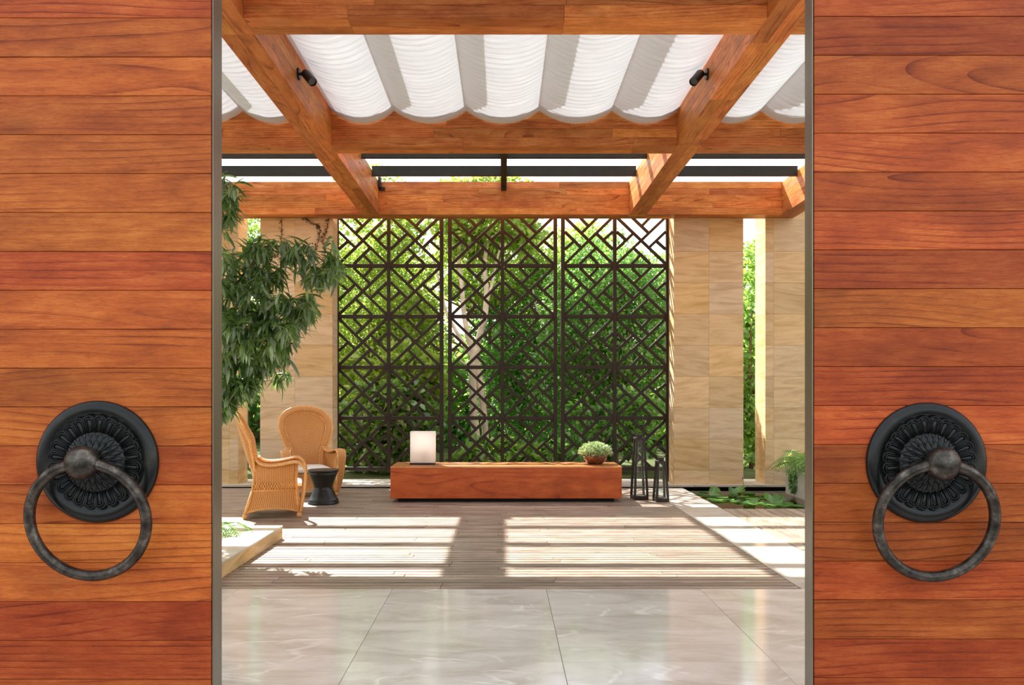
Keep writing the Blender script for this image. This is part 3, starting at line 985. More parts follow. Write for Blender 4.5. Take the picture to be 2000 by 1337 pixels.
def blob_points(c, r, n, shell=0.5, lobes=7, seed=0):
    """points spread over a lumpy crown: clumps on a set of lobes"""
    g_ = np.random.default_rng(seed)
    c, r = np.array(c, float), np.array(r, float)
    L = []
    for _ in range(lobes):
        q = g_.normal(0, 1, 3)
        q /= np.linalg.norm(q)
        L.append((q * g_.uniform(0.35, 0.72), g_.uniform(0.32, 0.52)))
    L.append((np.zeros(3), 0.62))
    pts, nr = [], []
    per = [int(n * (rad ** 2) / sum(l[1] ** 2 for l in L)) for _, rad in L]
    for (o, rad), m in zip(L, per):
        q = g_.normal(0, 1, (m, 3))
        q /= np.linalg.norm(q, axis=1, keepdims=True)
        rr = rad * (shell + (1 - shell) * g_.uniform(0, 1, m) ** 0.5)
        # clumps
        cl = g_.normal(0, 1, (max(6, m // 40), 3))
        cl /= np.linalg.norm(cl, axis=1, keepdims=True)
        ci = g_.integers(0, len(cl), m)
        q = cl[ci] + g_.normal(0, 0.22, (m, 3))
        q /= np.linalg.norm(q, axis=1, keepdims=True)
        pts.append(c + (o + q * rr[:, None]) * r)
        nr.append(q)
    return np.concatenate(pts), np.concatenate(nr)

n = 2600
q = rng.normal(0, 1, (n, 3)); q[:, 2] = np.abs(q[:, 2]) * 1.0 - 0.15
q /= np.linalg.norm(q, axis=1, keepdims=True)
pp = q * np.array([0.205, 0.19, 0.135]) * rng.uniform(0.55, 1.0, (n, 1)) + np.array([0, 0, 0.135])
leaf_cloud('foliage', M['leaf_pot'], pp, q, 0.024, 0.8, pot, 'stuff', 0.7, 0.0)

# ---- lanterns
def lantern(loc, rz, wb, wt, h, label):
    k = empty('lantern', loc, (0, 0, rz))
    tag(k, label, 'lantern', 'metal floor lanterns')
    b, t = wb / 2, wt / 2
    MB().cbox(-b, b, -b, b, 0.0, 0.045, 0.003).build('base', M['steel_dark'], k)
    for sx in (-1, 1):
        for sy in (-1, 1):
            MB().tube([(sx * (b - 0.012), sy * (b - 0.012), 0.04), (sx * (t - 0.008), sy * (t - 0.008), h)], [0.018, 0.0155], 4).build('post', M['steel_dark'], k)
    for q in range(4):
        a = q * PI / 2
        ca, sa = math.cos(a), math.sin(a)
        def R(x, y, z): return (x * ca - y * sa, x * sa + y * ca, z)
        MB().grid([[R(-b + 0.02, -b + 0.012, 0.045), R(b - 0.02, -b + 0.012, 0.045)], [R(-t + 0.014, -t + 0.008, h - 0.01), R(t - 0.014, -t + 0.008, h - 0.01)]]).build('glass_pane', M['glass'], k)
    MB().cbox(-t - 0.006, t + 0.006, -t - 0.006, t + 0.006, h - 0.012, h + 0.012, 0.003).cbox(-t * 0.62, t * 0.62, -t * 0.62, t * 0.62, h + 0.012, h + 0.055, 0.004).build('lid', M['steel_dark'], k)
    pts = [(0.068 * math.cos(2 * PI * i / 28), 0, h + 0.115 + 0.068 * math.sin(2 * PI * i / 28)) for i in range(28)]
    MB().ring(pts, 0.0045, 8).build('handle', M['steel_dark'], k, smooth=True)
lantern((1.684, 9.79, 0), 0.12, 0.182, 0.108, 0.745, 'tall tapering dark metal lantern with clear glass beside the bench')
lantern((1.905, 9.57, 0), 0.10, 0.16, 0.10, 0.475, 'shorter dark metal lantern in front of the tall one')

# ================================================================== WICKER CHAIRS AND TABLE
def interp(tab, z):
    return float(np.interp(z, [a for a, _ in tab], [b for _, b in tab]))
XB = [(0.28, 0.085), (0.5, 0.03), (0.7, -0.035), (0.9, -0.092), (1.05, -0.122), (1.13, -0.13)]
FD = [(0.28, 0.11), (0.6, 0.115), (0.8, 0.095), (1.0, 0.05), (1.13, 0.02)]
def bp(w, z, dx=0.0):
    return (interp(XB, z) + interp(FD, z) * (w / 0.325) ** 2 + dx, w, z)
OUT = [(0.205, 0.29), (0.213, 0.42), (0.222, 0.52), (0.245, 0.60), (0.283, 0.70), (0.314, 0.80), (0.322, 0.88), (0.306, 0.965), (0.262, 1.035), (0.192, 1.087), (0.10, 1.116), (0, 1.125)]
INN = [(0.150, 0.29), (0.155, 0.42), (0.162, 0.52), (0.180, 0.60), (0.212, 0.70), (0.240, 0.80), (0.246, 0.87), (0.232, 0.935), (0.196, 0.985), (0.142, 1.022), (0.074, 1.042), (0, 1.048)]
def outline(half):
    L = [Vector((w * 1.07, z, 0)) for w, z in half]
    full = [Vector((-v.x, v.y, 0)) for v in L] + [v for v in L[::-1][1:]]
    return [(v.x, v.y) for v in catmull(full, 4)]
def make_chair(loc, rz, label):
    k = empty('wicker_armchair', loc, (0, 0, rz))
    tag(k, label, 'armchair', 'wicker armchairs')
    o_, i_ = outline(OUT), outline(INN)
    N = len(o_)
    # rim band
    Pm, UV, ln = [], [], 0.0
    for j in range(N):
        if j: ln += math.hypot(o_[j][0] - o_[j - 1][0], o_[j][1] - o_[j - 1][1])
        row, ur = [], []
        for q in range(5):
            t = q / 4
            w, z = i_[j][0] * (1 - t) + o_[j][0] * t, i_[j][1] * (1 - t) + o_[j][1] * t
            row.append(bp(w, z, 0.028 * math.sin(PI * t)))
            ur.append((ln, t * 0.08))
        Pm.append(row); UV.append(ur)
    rim = MB().grid(Pm, UV).build('back_rim', M['wicker'], k, smooth=True)
    so = rim.modifiers.new('thick', 'SOLIDIFY'); so.thickness = 0.012; so.offset = 0
    fr = MB().tube([bp(w, z) for w, z in o_], 0.0135, 8).build('rim_cane', M['rattan'], rim, smooth=True)
    MB().tube([bp(w, z, 0.006) for w, z in i_], 0.009, 8).build('rim_cane', M['rattan'], rim, smooth=True)
    # woven back with chevron
    half = catmull([Vector((w * 1.07, z, 0)) for w, z in INN], 4)
    Pm, UV = [], []
    for v in half:
        w, z = v.x, v.y
        row, ur = [], []
        for q in range(17):
            s = -1 + 2 * q / 16
            ww = w * s
            row.append(bp(ww, z))
            ur.append((abs(ww) * 1.0 - (z - 0.3) * 0.42 + 2.0, z + abs(ww) * 0.3))
        Pm.append(row); UV.append(ur)
    bk = MB().grid(Pm, UV).build('backrest', M['wicker'], k, smooth=True)
    so = bk.modifiers.new('thick', 'SOLIDIFY'); so.thickness = 0.01; so.offset = 0
    # seat base (flared woven skirt with arched hem)
    top = [(0.06, -0.262), (0.505, -0.262), (0.505, 0.262), (0.06, 0.262)]
    bot = [(-0.01, -0.305), (0.535, -0.285), (0.535, 0.285), (-0.01, 0.305)]
    mb = MB()
    for e in range(4):
        a, b = top[e], top[(e + 1) % 4]
        c, d = bot[e], bot[(e + 1) % 4]
        Lh = math.hypot(b[0] - a[0], b[1] - a[1])
        Pm, UV = [], []
        for i in range(7):
            t = i / 6
            row, ur = [], []
            for j in range(13):
                s = j / 12
                x = (a[0] * (1 - s) + b[0] * s) * (1 - t) + (c[0] * (1 - s) + d[0] * s) * t
                y = (a[1] * (1 - s) + b[1] * s) * (1 - t) + (c[1] * (1 - s) + d[1] * s) * t
                zb = 0.06 + 0.04 * 4 * s * (1 - s)
                fl = 0.02 * math.sin(PI * t)
                cx_, cy_ = 0.27, 0.0
                row.append((x + (cx_ - x) * fl * 2, y + (cy_ - y) * fl * 2, 0.285 * (1 - t) + zb * t))
                ur.append((s * Lh + e, t * 0.24))
            Pm.append(row); UV.append(ur)
        mb.grid(Pm, UV)
    sk = mb.build('seat_skirt', M['wicker'], k, smooth=False)
    so = sk.modifiers.new('thick', 'SOLIDIFY'); so.thickness = 0.01; so.offset = 0
    MB().cbox(0.06, 0.505, -0.26, 0.26, 0.262, 0.288, 0.005).build('seat', M['wicker'], k)
    hem = MB()
    for e in range(4):
        c, d = bot[e], bot[(e + 1) % 4]
        hem.tube([(c[0] * (1 - s / 10) + d[0] * s / 10, c[1] * (1 - s / 10) + d[1] * s / 10, 0.06 + 0.16 * (s / 10) * (1 - s / 10)) for s in range(11)], 0.009, 6)
    for e in range(4):
        a, b = top[e], top[(e + 1) % 4]
        hem.tube([(a[0], a[1], 0.285), (b[0], b[1], 0.285)], 0.010, 6)
    hem.build('seat_frame', M['rattan'], k, smooth=True)
    # cushion
    ni = 10
    rows = []
    for i in range(ni + 1):
        u = -1 + 2 * i / ni
        rows.append([(0.315 + 0.245 * math.copysign(abs(u) ** 0.8, u), 0.235 * v, 0.352 + 0.03 * (1 - u ** 6) * (1 - v ** 6)) for v in [-1 + 2 * j / ni for j in range(ni + 1)]])
    mc = MB().grid(rows)
    rows2 = [[(x, y, 0.352 - (z - 0.352) - 0.03) for x, y, z in r] for r in rows]
    mc.grid([r[::-1] for r in rows2])
    for side in ([r[0] for r in rows], [r[-1] for r in rows][::-1], rows[-1], rows[0][::-1]):
        low = [(x, y, 0.352 - (z - 0.352) - 0.03) for x, y, z in side]
        mc.grid([low, side])
    mc.build('seat_cushion', M['cushion'], k, smooth=True)
    # legs
    for (x, y), (xt, yt_) in zip(bot, top):
        lg = MB().tube([(xt, yt_, 0.28), (x * 0.6 + xt * 0.4, y * 0.6 + yt_ * 0.4, 0.14), (x, y, 0.05)], [0.014, 0.016, 0.019], 10).build('leg', M['rattan'], k, smooth=True)
        MB().lathe([(0.004, 0.0), (0.02, 0.006), (0.026, 0.022), (0.024, 0.04), (0.014, 0.055)], 14).build('caster', M['rattan'], lg, (x, y, 0), smooth=True)
    for s in (-1, 1):
        path_ = [(0.10, s * 0.235, 0.60), (0.15, s * 0.262, 0.562), (0.24, s * 0.292, 0.548), (0.36, s * 0.318, 0.560), (0.47, s * 0.335, 0.582), (0.535, s * 0.34, 0.575),
                 (0.585, s * 0.342, 0.52), (0.598, s * 0.34, 0.44), (0.588, s * 0.332, 0.30), (0.565, s * 0.318, 0.17), (0.545, s * 0.295, 0.06)]
        pth = catmull(path_, 5)
        wd = [0.030, 0.040, 0.05, 0.055, 0.056, 0.052, 0.046, 0.04, 0.034, 0.028, 0.02]
        wds = np.interp(np.linspace(0, 10, len(pth)), range(11), wd)
        Pm, UV, ln = [], [], 0.0
        for j, (p, w) in enumerate(zip(pth, wds)):
            if j: ln += (p - pth[j - 1]).length
            tng = (pth[min(j + 1, len(pth) - 1)] - pth[max(j - 1, 0)]).normalized()
            nr = Vector((-tng.z, 0, tng.x))
            row, ur = [], []
            for q in range(6):
                t = -1 + 2 * q / 5
                pp_ = p + Vector((0, s * w * t, 0)) + nr * 0.014 * (1 - t * t)
                row.append(tuple(pp_)); ur.append((ln, t * w))
            Pm.append(row); UV.append(ur)
        arm = MB().grid(Pm, UV).build('armrest', M['wicker'], k, smooth=True)
        so = arm.modifiers.new('thick', 'SOLIDIFY'); so.thickness = 0.012; so.offset = 0
        MB().tube([p + Vector((0, w, 0)) for p, w in zip(pth, wds)], 0.0105, 8).build('arm_cane', M['rattan'], arm, smooth=True)
        MB().tube([p - Vector((0, w, 0)) for p, w in zip(pth, wds)], 0.0105, 8).build('arm_cane', M['rattan'], arm, smooth=True)
        # woven side under the arm
        Pm, UV = [], []
        for i in range(6):
            t = i / 5
            row, ur = [], []
            for j in range(12):
                q = j / 11
                x = 0.075 + 0.425 * q
                zt_ = float(np.interp(x, [p[0] for p in path_[:6]], [p[2] for p in path_[:6]])) - 0.006
                yt = float(np.interp(x, [p[0] for p in path_[:6]], [abs(p[1]) for p in path_[:6]]))
                y = 0.262 * (1 - t) + (yt - 0.01) * t
                row.append((x, s * y, 0.285 * (1 - t) + zt_ * t)); ur.append((x + 5, 0.285 + t * 0.29))
            Pm.append(row); UV.append(ur)
        sp = MB().grid(Pm, UV).build('side_panel', M['wicker'], k, smooth=True)
        so = sp.modifiers.new('thick', 'SOLIDIFY'); so.thickness = 0.009; so.offset = 0
        MB().tube([(0.505, s * 0.265, 0.06), (0.505, s * 0.27, 0.3), (0.503, s * 0.322, 0.572)], 0.013, 8).build('arm_post', M['rattan'], k, smooth=True)
    # rear uprights
    for s in (-1, 1):
        MB().tube([(0.06, s * 0.262, 0.28), (0.075, s * 0.25, 0.38), bp(s * 0.222, 0.52)], 0.013, 8).build('rear_post', M['rattan'], k, smooth=True)
    # lattice band of crossed canes round the seat edge
    lb = MB()
    for s in (-1, 1):
        for i in range(16):
            x = 0.075 + 0.425 * i / 16
            for d in (0.035, -0.035):
                lb.tube([(x + (0 if d > 0 else 0.035), s * 0.271, 0.30), (x + (0.035 if d > 0 else 0), s * 0.283, 0.365)], 0.004, 4)
    lb.build('crossed_canes', M['rattan'], k)
    return k
make_chair((-2.73, 8.50, 0), math.radians(14), 'wicker armchair seen from the side, nearest the stone planter')
make_chair((-2.59, 10.43, 0), math.radians(-66), 'wicker armchair facing forward behind the black drum table')

tb = empty('side_table', (-2.125, 9.40, 0))
tag(tb, 'black hourglass drum table between the two wicker chairs', 'side table')
MB().lathe([(0.178, 0.0), (0.183, 0.008), (0.183, 0.020), (0.176, 0.026), (0.176, 0.036), (0.178, 0.042), (0.170, 0.056), (0.160, 0.064),
            (0.140, 0.11), (0.115, 0.165), (0.108, 0.185), (0.109, 0.20), (0.112, 0.215), (0.135, 0.28), (0.160, 0.345), (0.170, 0.375)], 48).build('body', M['table'], tb, smooth=True)
MB().lathe([(0.166, 0.375), (0.178, 0.38), (0.180, 0.392), (0.178, 0.40), (0.170, 0.402), (0.166, 0.398), (0.0005, 0.398)], 48).build('top', M['table'], tb, smooth=True)

# ================================================================== SPOTLIGHTS
def spot(x, y, z, s, label):
    k = empty('spotlight', (x, y, z))
    tag(k, label, 'spotlight', 'black beam spotlights')
    MB().tube([(0, 0, 0), (s * 0.018, 0, 0)], 0.055, 20).build('mount', M['black'], k)
    MB().tube([(s * 0.018, 0, 0), (s * 0.07, 0, 0)], 0.014, 10).build('arm', M['black'], k)
    a = Vector((s * 0.075, -0.005, 0.0))
    d = Vector((s * 0.10, -0.10, -0.13)).normalized()
    b = a + d * 0.165
    MB().tube([a - d * 0.02, a, b], [0.034, 0.042, 0.042], 20, caps=False).add([], []).build('housing', M['black'], k, smooth=True)
    MB().tube([a - d * 0.021, a - d * 0.018], 0.034, 20).build('back_cap', M['black'], k)
    MB().tube([b - d * 0.02, b - d * 0.016], 0.040, 20).build('lens', plain('dark_lens_glass', (0.05, 0.05, 0.055), 0.15), k)
spot(-1.94, 7.52, 4.325, 1, 'black spotlight on the left long roof beam')
spot(1.978, 7.66, 4.38, -1, 'black spotlight on the right long roof beam')

# ================================================================== STONE PLANTER AT THE LEFT
plt = empty('stone_planter', (-2.9, 6.05, 0))
tag(plt, 'low pale stone planter at the left edge of the deck', 'planter')
ox, oy = -2.9, 6.05
X0p, X1p, Y0p, Y1p, hp = -4.6, -1.975, 4.6, 7.13, 0.115
def pbox(name, x0, x1, y0, y1, z0, z1, mat, c=0.004, ay=False):
    return board(name, x0, x1, y0, y1, z0, z1, mat, plt, c, ay, (ox, oy, 0))
ys = [4.6, 5.47, 6.33, 7.13]
for a, b in zip(ys[:-1], ys[1:]):
    pbox('side_slab', X1p - 0.03, X1p - 0.004, a + 0.001, b - 0.001, 0.0, hp - 0.021, M['sandstone'], 0.0015, True)
xsP = [-4.6, -3.7, -2.85, -2.01]
for a, b in zip(xsP[:-1], xsP[1:]):
    pbox('side_slab', a + 0.001, b - 0.001, Y1p - 0.03, Y1p - 0.004, 0.0, hp - 0.021, M['sandstone'], 0.0015)
    pbox('side_slab', a + 0.001, b - 0.001, Y0p + 0.004, Y0p + 0.03, 0.0, hp - 0.021, M['sandstone'], 0.0015)
pbox('coping', X1p - 0.42, X1p, Y0p, Y1p, hp - 0.02, hp, M['coping'], 0.003, True)
pbox('coping', X0p, X1p - 0.421, Y1p - 0.42, Y1p, hp - 0.02, hp, M['coping'], 0.003)
pbox('coping', X0p, X1p - 0.421, Y0p, Y0p + 0.30, hp - 0.02, hp, M['coping'], 0.003)
pbox('soil', X0p, X1p - 0.42, Y0p + 0.3, Y1p - 0.42, 0.0, hp - 0.03, M['soil'])

# ---- fern
def frond(mb, base, az, L, rise, width, n=22, droop=1.0, lw=0.012):
    d = Vector((math.cos(az), math.sin(az), 0))
    sd = Vector((-math.sin(az), math.cos(az), 0))
    pts = []
    for i in range(n + 1):
        t = i / n
        pts.append(Vector(base) + d * L * t + Vector((0, 0, rise * 4 * t * (1 - t * (0.5 + 0.5 * droop)) * 0.6)))
    mb.tube(pts, [0.004 * (1 - 0.8 * i / n) + 0.0008 for i in range(n + 1)], 4)
    for i in range(2, n + 1):
        t = i / n
        w = width * math.sin(PI * min(1, t * 0.93 + 0.07)) ** 0.7
        tan = (pts[i] - pts[i - 1]).normalized()
        for s in (-1, 1):
            e = pts[i] + sd * s * w + tan * w * 0.45 + Vector((0, 0, -0.25 * w))
            m1 = pts[i] + (e - pts[i]) * 0.45 + tan * lw
            m2 = pts[i] + (e - pts[i]) * 0.45 - tan * lw
            mb.add([pts[i], m1, e, m2], [(0, 1, 2, 3)])
fern = empty('fern', (-2.47, 6.72, 0.085))
tag(fern, 'light green fern growing over the stone planter edge', 'fern')
for i in range(16):
    mb = MB()
    frond(mb, (0, 0, 0.0), -PI + 2 * PI * i / 16 + random.uniform(-0.15, 0.15), random.uniform(0.26, 0.42), random.uniform(0.12, 0.24), 0.065, 20, 1.0, 0.009)
    mb.build('frond', M['leaf_fern'], fern)

# ================================================================== LONG-LEAVED TREE AT THE LEFT
tree = empty('fig_tree', (-3.05, 6.05, 0.09))
tag(tree, 'long leaved drooping tree at the left, rising from the stone planter', 'tree')
T0 = tree.matrix_basis.translation.copy()
def TL(v): return Vector(v) - Vector((-3.05, 6.05, 0.09))
trunk_pts = [Vector((-3.05, 6.05, 0.05)), Vector((-3.03, 6.08, 0.8)), Vector((-3.08, 6.1, 1.5)), Vector((-2.98, 6.2, 2.1)), Vector((-3.0, 6.35, 2.7)), Vector((-2.95, 6.45, 3.2))]
MB().tube([TL(p) for p in catmull(trunk_pts, 5)], list(np.linspace(0.085, 0.03, 26)), 10).build('trunk', M['bark'], tree, smooth=True)
brs = [
    ([(270, 660, 7.2), (380, 600, 7.5), (455, 560, 7.7), (490, 522, 7.8), (500, 495, 7.85), (515, 483, 7.9), (545, 481, 7.9), (580, 487, 7.9), (622, 503, 7.9), (650, 528, 7.85)], 0.022),
    ([(270, 600, 7.3), (380, 560, 7.6), (440, 548, 7.7), (480, 562, 7.7), (530, 590, 7.7), (575, 600, 7.6), (605, 615, 7.6)], 0.020),
    ([(495, 520, 7.8), (508, 545, 7.75), (512, 570, 7.7), (540, 600, 7.6)], 0.010),
    ([(270, 700, 7.1), (380, 640, 7.3), (450, 635, 7.4), (505, 655, 7.4), (540, 668, 7.4), (572, 690, 7.4)], 0.018),
    ([(270, 740, 7.0), (380, 690, 7.2), (440, 690, 7.3), (490, 720, 7.3), (530, 735, 7.3)], 0.014),
    ([(270, 760, 7.0), (360, 740, 7.1), (430, 755, 7.2), (455, 785, 7.2)], 0.012),
    ([(270, 430, 7.5), (360, 360, 7.7), (415, 340, 7.8), (445, 368, 7.8), (458, 405, 7.8)], 0.014),
    ([(270, 480, 7.5), (360, 430, 7.7), (425, 420, 7.8), (455, 450, 7.8)], 0.012),
]
def tree_depth(y, Yd):
    t = min(1.0, max(0.0, (y - 660) / 60.0))
    return Yd * (0.86 + 0.085 * t)
for pts, r in brs:
    cp = catmull([P(p[0], p[1], tree_depth(p[1], p[2])) for p in pts], 5)
    MB().tube([TL(p) for p in cp], list(np.linspace(r, 0.004, len(cp))), 7).build('branch', M['bark'], tree, smooth=True)
# leaf shapes: drooping lance leaves, base at the origin, growing along +X, bending down
def lance(L, w, bend, fold):
    mb = MB()
    n = 6
    rows = []
    ang = 0.0
    x = z = 0.0
    for i in range(n + 1):
        t = i / n
        ww = w * (math.sin(PI * min(1.0, t ** 0.85)) ** 0.8) + 0.0012
        rows.append([(x, -ww, z + fold * ww), (x, 0, z), (x, ww, z + fold * ww)])
        ang = -bend * t
        x += L / n * math.cos(ang)
        z += L / n * math.sin(ang)
    return rows
LV = [(lance(Lg, wd, bd, 0.35)) for Lg, wd, bd in ((0.145, 0.0125, 0.5), (0.165, 0.0135, 0.9), (0.125, 0.0115, 0.25), (0.15, 0.014, 1.2), (0.12, 0.011, 0.7), (0.175, 0.013, 0.6))]
LVM = []
for rws in LV:
    LVM.append(MB().grid(rws).mesh('leaf', M['leaf_fig'], True))
clusters = []
def region(x0, x1, y0, y1, n, Y0, Y1, test=None):
    c = 0
    while c < n:
        x, y = random.uniform(x0, x1), random.uniform(y0, y1)
        if test and not test(x, y): continue
        clusters.append((x, y, random.uniform(Y0, Y1)))
        c += 1
region(425, 468, 345, 400, 9, 7.6, 8.0)
region(425, 452, 400, 480, 7, 7.6, 8.0)
region(435, 660, 468, 545, 58, 7.6, 8.1, lambda x, y: y > 468 + max(0, (500 - x)) * 0.35 and y < 520 + (25 if x > 520 else 30))
region(630, 662, 500, 545, 7, 7.75, 7.95)
region(430, 605, 545, 640, 62, 7.3, 7.9, lambda x, y: x < 560 or y > 575)
region(560, 612, 575, 620, 8, 7.4, 7.7)
region(430, 570, 630, 700, 50, 7.2, 7.6)
region(430, 540, 690, 735, 20, 7.1, 7.5, lambda x, y: x < 480 or y < 715)
clusters += [(540, 735, 7.35), (548, 742, 7.3), (562, 728, 7.35)]
region(428, 472, 735, 775, 14, 7.1, 7.4)
region(425, 450, 765, 805, 13, 7.1, 7.3)
region(432, 515, 700, 760, 16, 7.1, 7.4)
region(468, 500, 735, 765, 5, 7.2, 7.4)
region(230, 425, 330, 780, 70, 6.9, 7.9)
inst = []
for (x, y, Yd) in clusters:
    c = P(x, y, tree_depth(y, Yd))
    m = random.randint(10, 17)
    a0 = random.uniform(0, 2 * PI)
    tiltx = random.uniform(-0.5, 0.9)
    for i in range(m):
        az = a0 + 2 * PI * i / m + random.uniform(-0.3, 0.3)
        el = random.uniform(-1.35, -0.2) if random.random() < 0.74 else random.uniform(-0.2, 0.8)
        roll = random.uniform(-0.6, 0.6)
        s = random.uniform(0.75, 1.15)
        R = Euler((roll, -el, az), 'XYZ').to_matrix().to_4x4()
        off = 0.8 * Vector((random.uniform(-0.03, 0.03), random.uniform(-0.03, 0.03), random.uniform(-0.03, 0.03)))
        inst.append((Matrix.Translation(TL(c + off)) @ R @ Matrix.Scale(s, 4), random.randrange(6), Yd - (3 if x > 430 else 0)))
random.shuffle(inst)
inst.sort(key=lambda q: q[2] > 5.4)
vis = [q for q in inst if q[2] < 5.4]
rest = inst[len(vis):]
for mtx, vi, _ in vis[:300]:
    o = link('leaf', LVM[vi], tree)
    o.matrix_local = mtx
mass = MB()
for mtx, vi, _ in vis[300:] + rest:
    mass.grid([[mtx @ Vector(p) for p in row] for row in LV[vi]])
fo = mass.build('foliage', M['leaf_fig_mass'], tree, smooth=True)
fo['kind'] = 'stuff'

# ================================================================== LILY POND THINGS
def pad_mesh(r, cup, name='lily_pad'):
    mb = MB()
    vs, fs = [], []
    N = 22
    for k in range(N + 1):
        a = 0.16 + (2 * PI - 0.32) * k / N
        vs.append((r * math.cos(a), r * math.sin(a), cup * (1 + 0.35 * math.sin(3 * a))))
    mids = [(x * 0.5, y * 0.5, cup * 0.2) for x, y, z in vs]
    vs2 = [(0, 0, 0)] + mids + vs
    for k in range(N):
        fs.append((0, 1 + k, 2 + k))
        fs.append((1 + k, N + 2 + k, N + 3 + k, 2 + k))
    mb.add(vs2, fs)
    return mb.mesh(name, M['pad'], True)
PADS = [pad_mesh(0.095, 0.005), pad_mesh(0.115, 0.008), pad_mesh(0.075, 0.003), pad_mesh(0.088, 0.028)]
def water_pt(px, py):
    Y = F * (H + 0.215) / (py - CY)
    return Vector(((px - CX) * Y / F, Y, -0.213))
flat = [(1368, 965), (1385, 969), (1398, 962), (1410, 971), (1425, 968), (1440, 963), (1452, 970), (1418, 976), (1436, 979), (1462, 963), (1470, 975), (1484, 968),
        (1492, 973), (1404, 978), (1390, 974), (1500, 966), (1515, 986), (1530, 988), (1545, 987), (1496, 984), (1478, 983), (1556, 988), (1450, 981), (1375, 960), (1536, 983)]
for i, (x, y) in enumerate(flat):
    p = water_pt(x, y)
    o = link('lily_pad', PADS[i % 3], None, p, (random.uniform(-0.05, 0.05), random.uniform(-0.05, 0.05), random.uniform(0, 6.28)))
    if x < 1415: lab = 'flat green lily pad floating beside the stone walkway'
    elif x < 1458 and y < 972: lab = 'flat green lily pad floating below the base of the broad pillar'
    elif x < 1490 and y < 984 and x > 1412: lab = 'flat green lily pad floating in the middle of the pond'
    elif x > 1510: lab = 'flat green lily pad floating along the small deck by the trough'
    else: lab = 'flat green lily pad floating in front of the gap between the pillars'
    tag(o, lab, 'lily pad', lab.replace('flat green lily pad', 'pads'))
up = [(1395, 966, 1.15, 0.2, 'tilted lily pad standing up beside the walkway'),
      (1446, 963, 0.5, -0.3, 'raised lily pad in front of the gap between the pillars'),
      (1430, 966, 0.7, 0.4, 'dark raised lily pad near the base of the broad pillar'),
      (1470, 989, 0.25, 0.0, 'large dark lily pad overlapping the end of the small deck'),
      (1500, 979, 0.75, 0.5, 'bright yellow green lily pad held above the water'),
      (1516, 983, 0.9, -0.4, 'curled green lily pad behind the small deck'),
      (1524, 980, 0.8, 0.6, 'glossy green lily pad standing up nearest the palm trough')]
for x, y, rx, ry, lab in up:
    k = empty('raised_lily_pad', water_pt(x, y))
    tag(k, lab, 'lily pad', 'raised lily pads')
    MB().tube([(0, 0.02, -0.05), (0, 0.01, 0.0), (0, 0, 0.035)], 0.006, 6).build('stem', M['leaf_mid'], k, smooth=True)
    link('pad', PADS[3], k, (0, 0, 0.035), (rx, ry, random.uniform(-0.5, 0.5)))
k = empty('lotus_bud', water_pt(1451, 957))
tag(k, 'pink lotus bud on a thin stem against the broad pillar corner', 'flower')
MB().tube([(0, 0, -0.1), (0.01, 0, 0.1), (0.0, 0, 0.17)], 0.004, 6).build('stem', M['leaf_mid'], k, smooth=True)
MB().lathe([(0.001, 0.165), (0.014, 0.175), (0.018, 0.195), (0.011, 0.22), (0.001, 0.24)], 12).build('bud', plain('pink_petal', (0.55, 0.25, 0.22), 0.6), k, smooth=True)

# trough with palms standing in the pond
tr = empty('stone_trough', (4.95, 10.9, -0.3))
tag(tr, 'pale weathered stone trough standing in the pond', 'trough')
tm = MB()
tx0, tx1, ty0, ty1, tz = -0.64, 1.0, -1.6, 1.2, 0.463
tm.cbox(tx0, tx0 + 0.06, ty0, ty1, 0, tz, 0.005).cbox(tx1 - 0.06, tx1, ty0, ty1, 0, tz, 0.005).cbox(tx0 + 0.06, tx1 - 0.06, ty0, ty0 + 0.06, 0, tz, 0.005).cbox(tx0 + 0.06, tx1 - 0.06, ty1 - 0.06, ty1, 0, tz, 0.005)
tm.build('body', M['concrete'], tr)
MB().box(tx0 + 0.06, tx1 - 0.06, ty0 + 0.06, ty1 - 0.06, 0.02, tz - 0.04).build('soil', M['soil'], tr)
def palm(loc, L, nf, label, lw, name='palm'):
    k = empty(name, loc)
    tag(k, label, 'palm', 'small palms in the trough')
    for i in range(nf):
        mb = MB()
        az = 2 * PI * i / nf + random.uniform(-0.2, 0.2)
        frond(mb, (0, 0, 0), az, L * random.uniform(0.75, 1.1), L * random.uniform(0.35, 0.95), L * 0.32, 20, 1.0, lw)
        mb.build('frond', M['leaf_fern' if i % 2 else 'leaf_mid'], k)
palm((4.56, 11.86, 0.125), 0.58, 30, 'small feathery palm at the back of the stone trough', 0.009)
palm((4.46, 11.28, 0.125), 0.42, 20, 'small palm with fronds hanging over the front of the trough', 0.009)
mb = MB()
pts, nr = [], []
for i in range(220):
    t = random.random()
    pts.append((4.305 - 0.01 + random.uniform(-0.03, 0.01), 11.72 + random.uniform(-0.16, 0.16) * (1 - 0.5 * t), 0.17 - 0.32 * t)); nr.append((-0.6, -0.3, -0.4))
cr = leaf_cloud('hanging_creeper', M['leaf_dark'], np.array(pts), np.array(nr), 0.045, 1.0, None, None, 0.5, 0.5)
tag(cr, 'dark trailing creeper down the corner of the stone trough', 'creeper', kind='stuff')

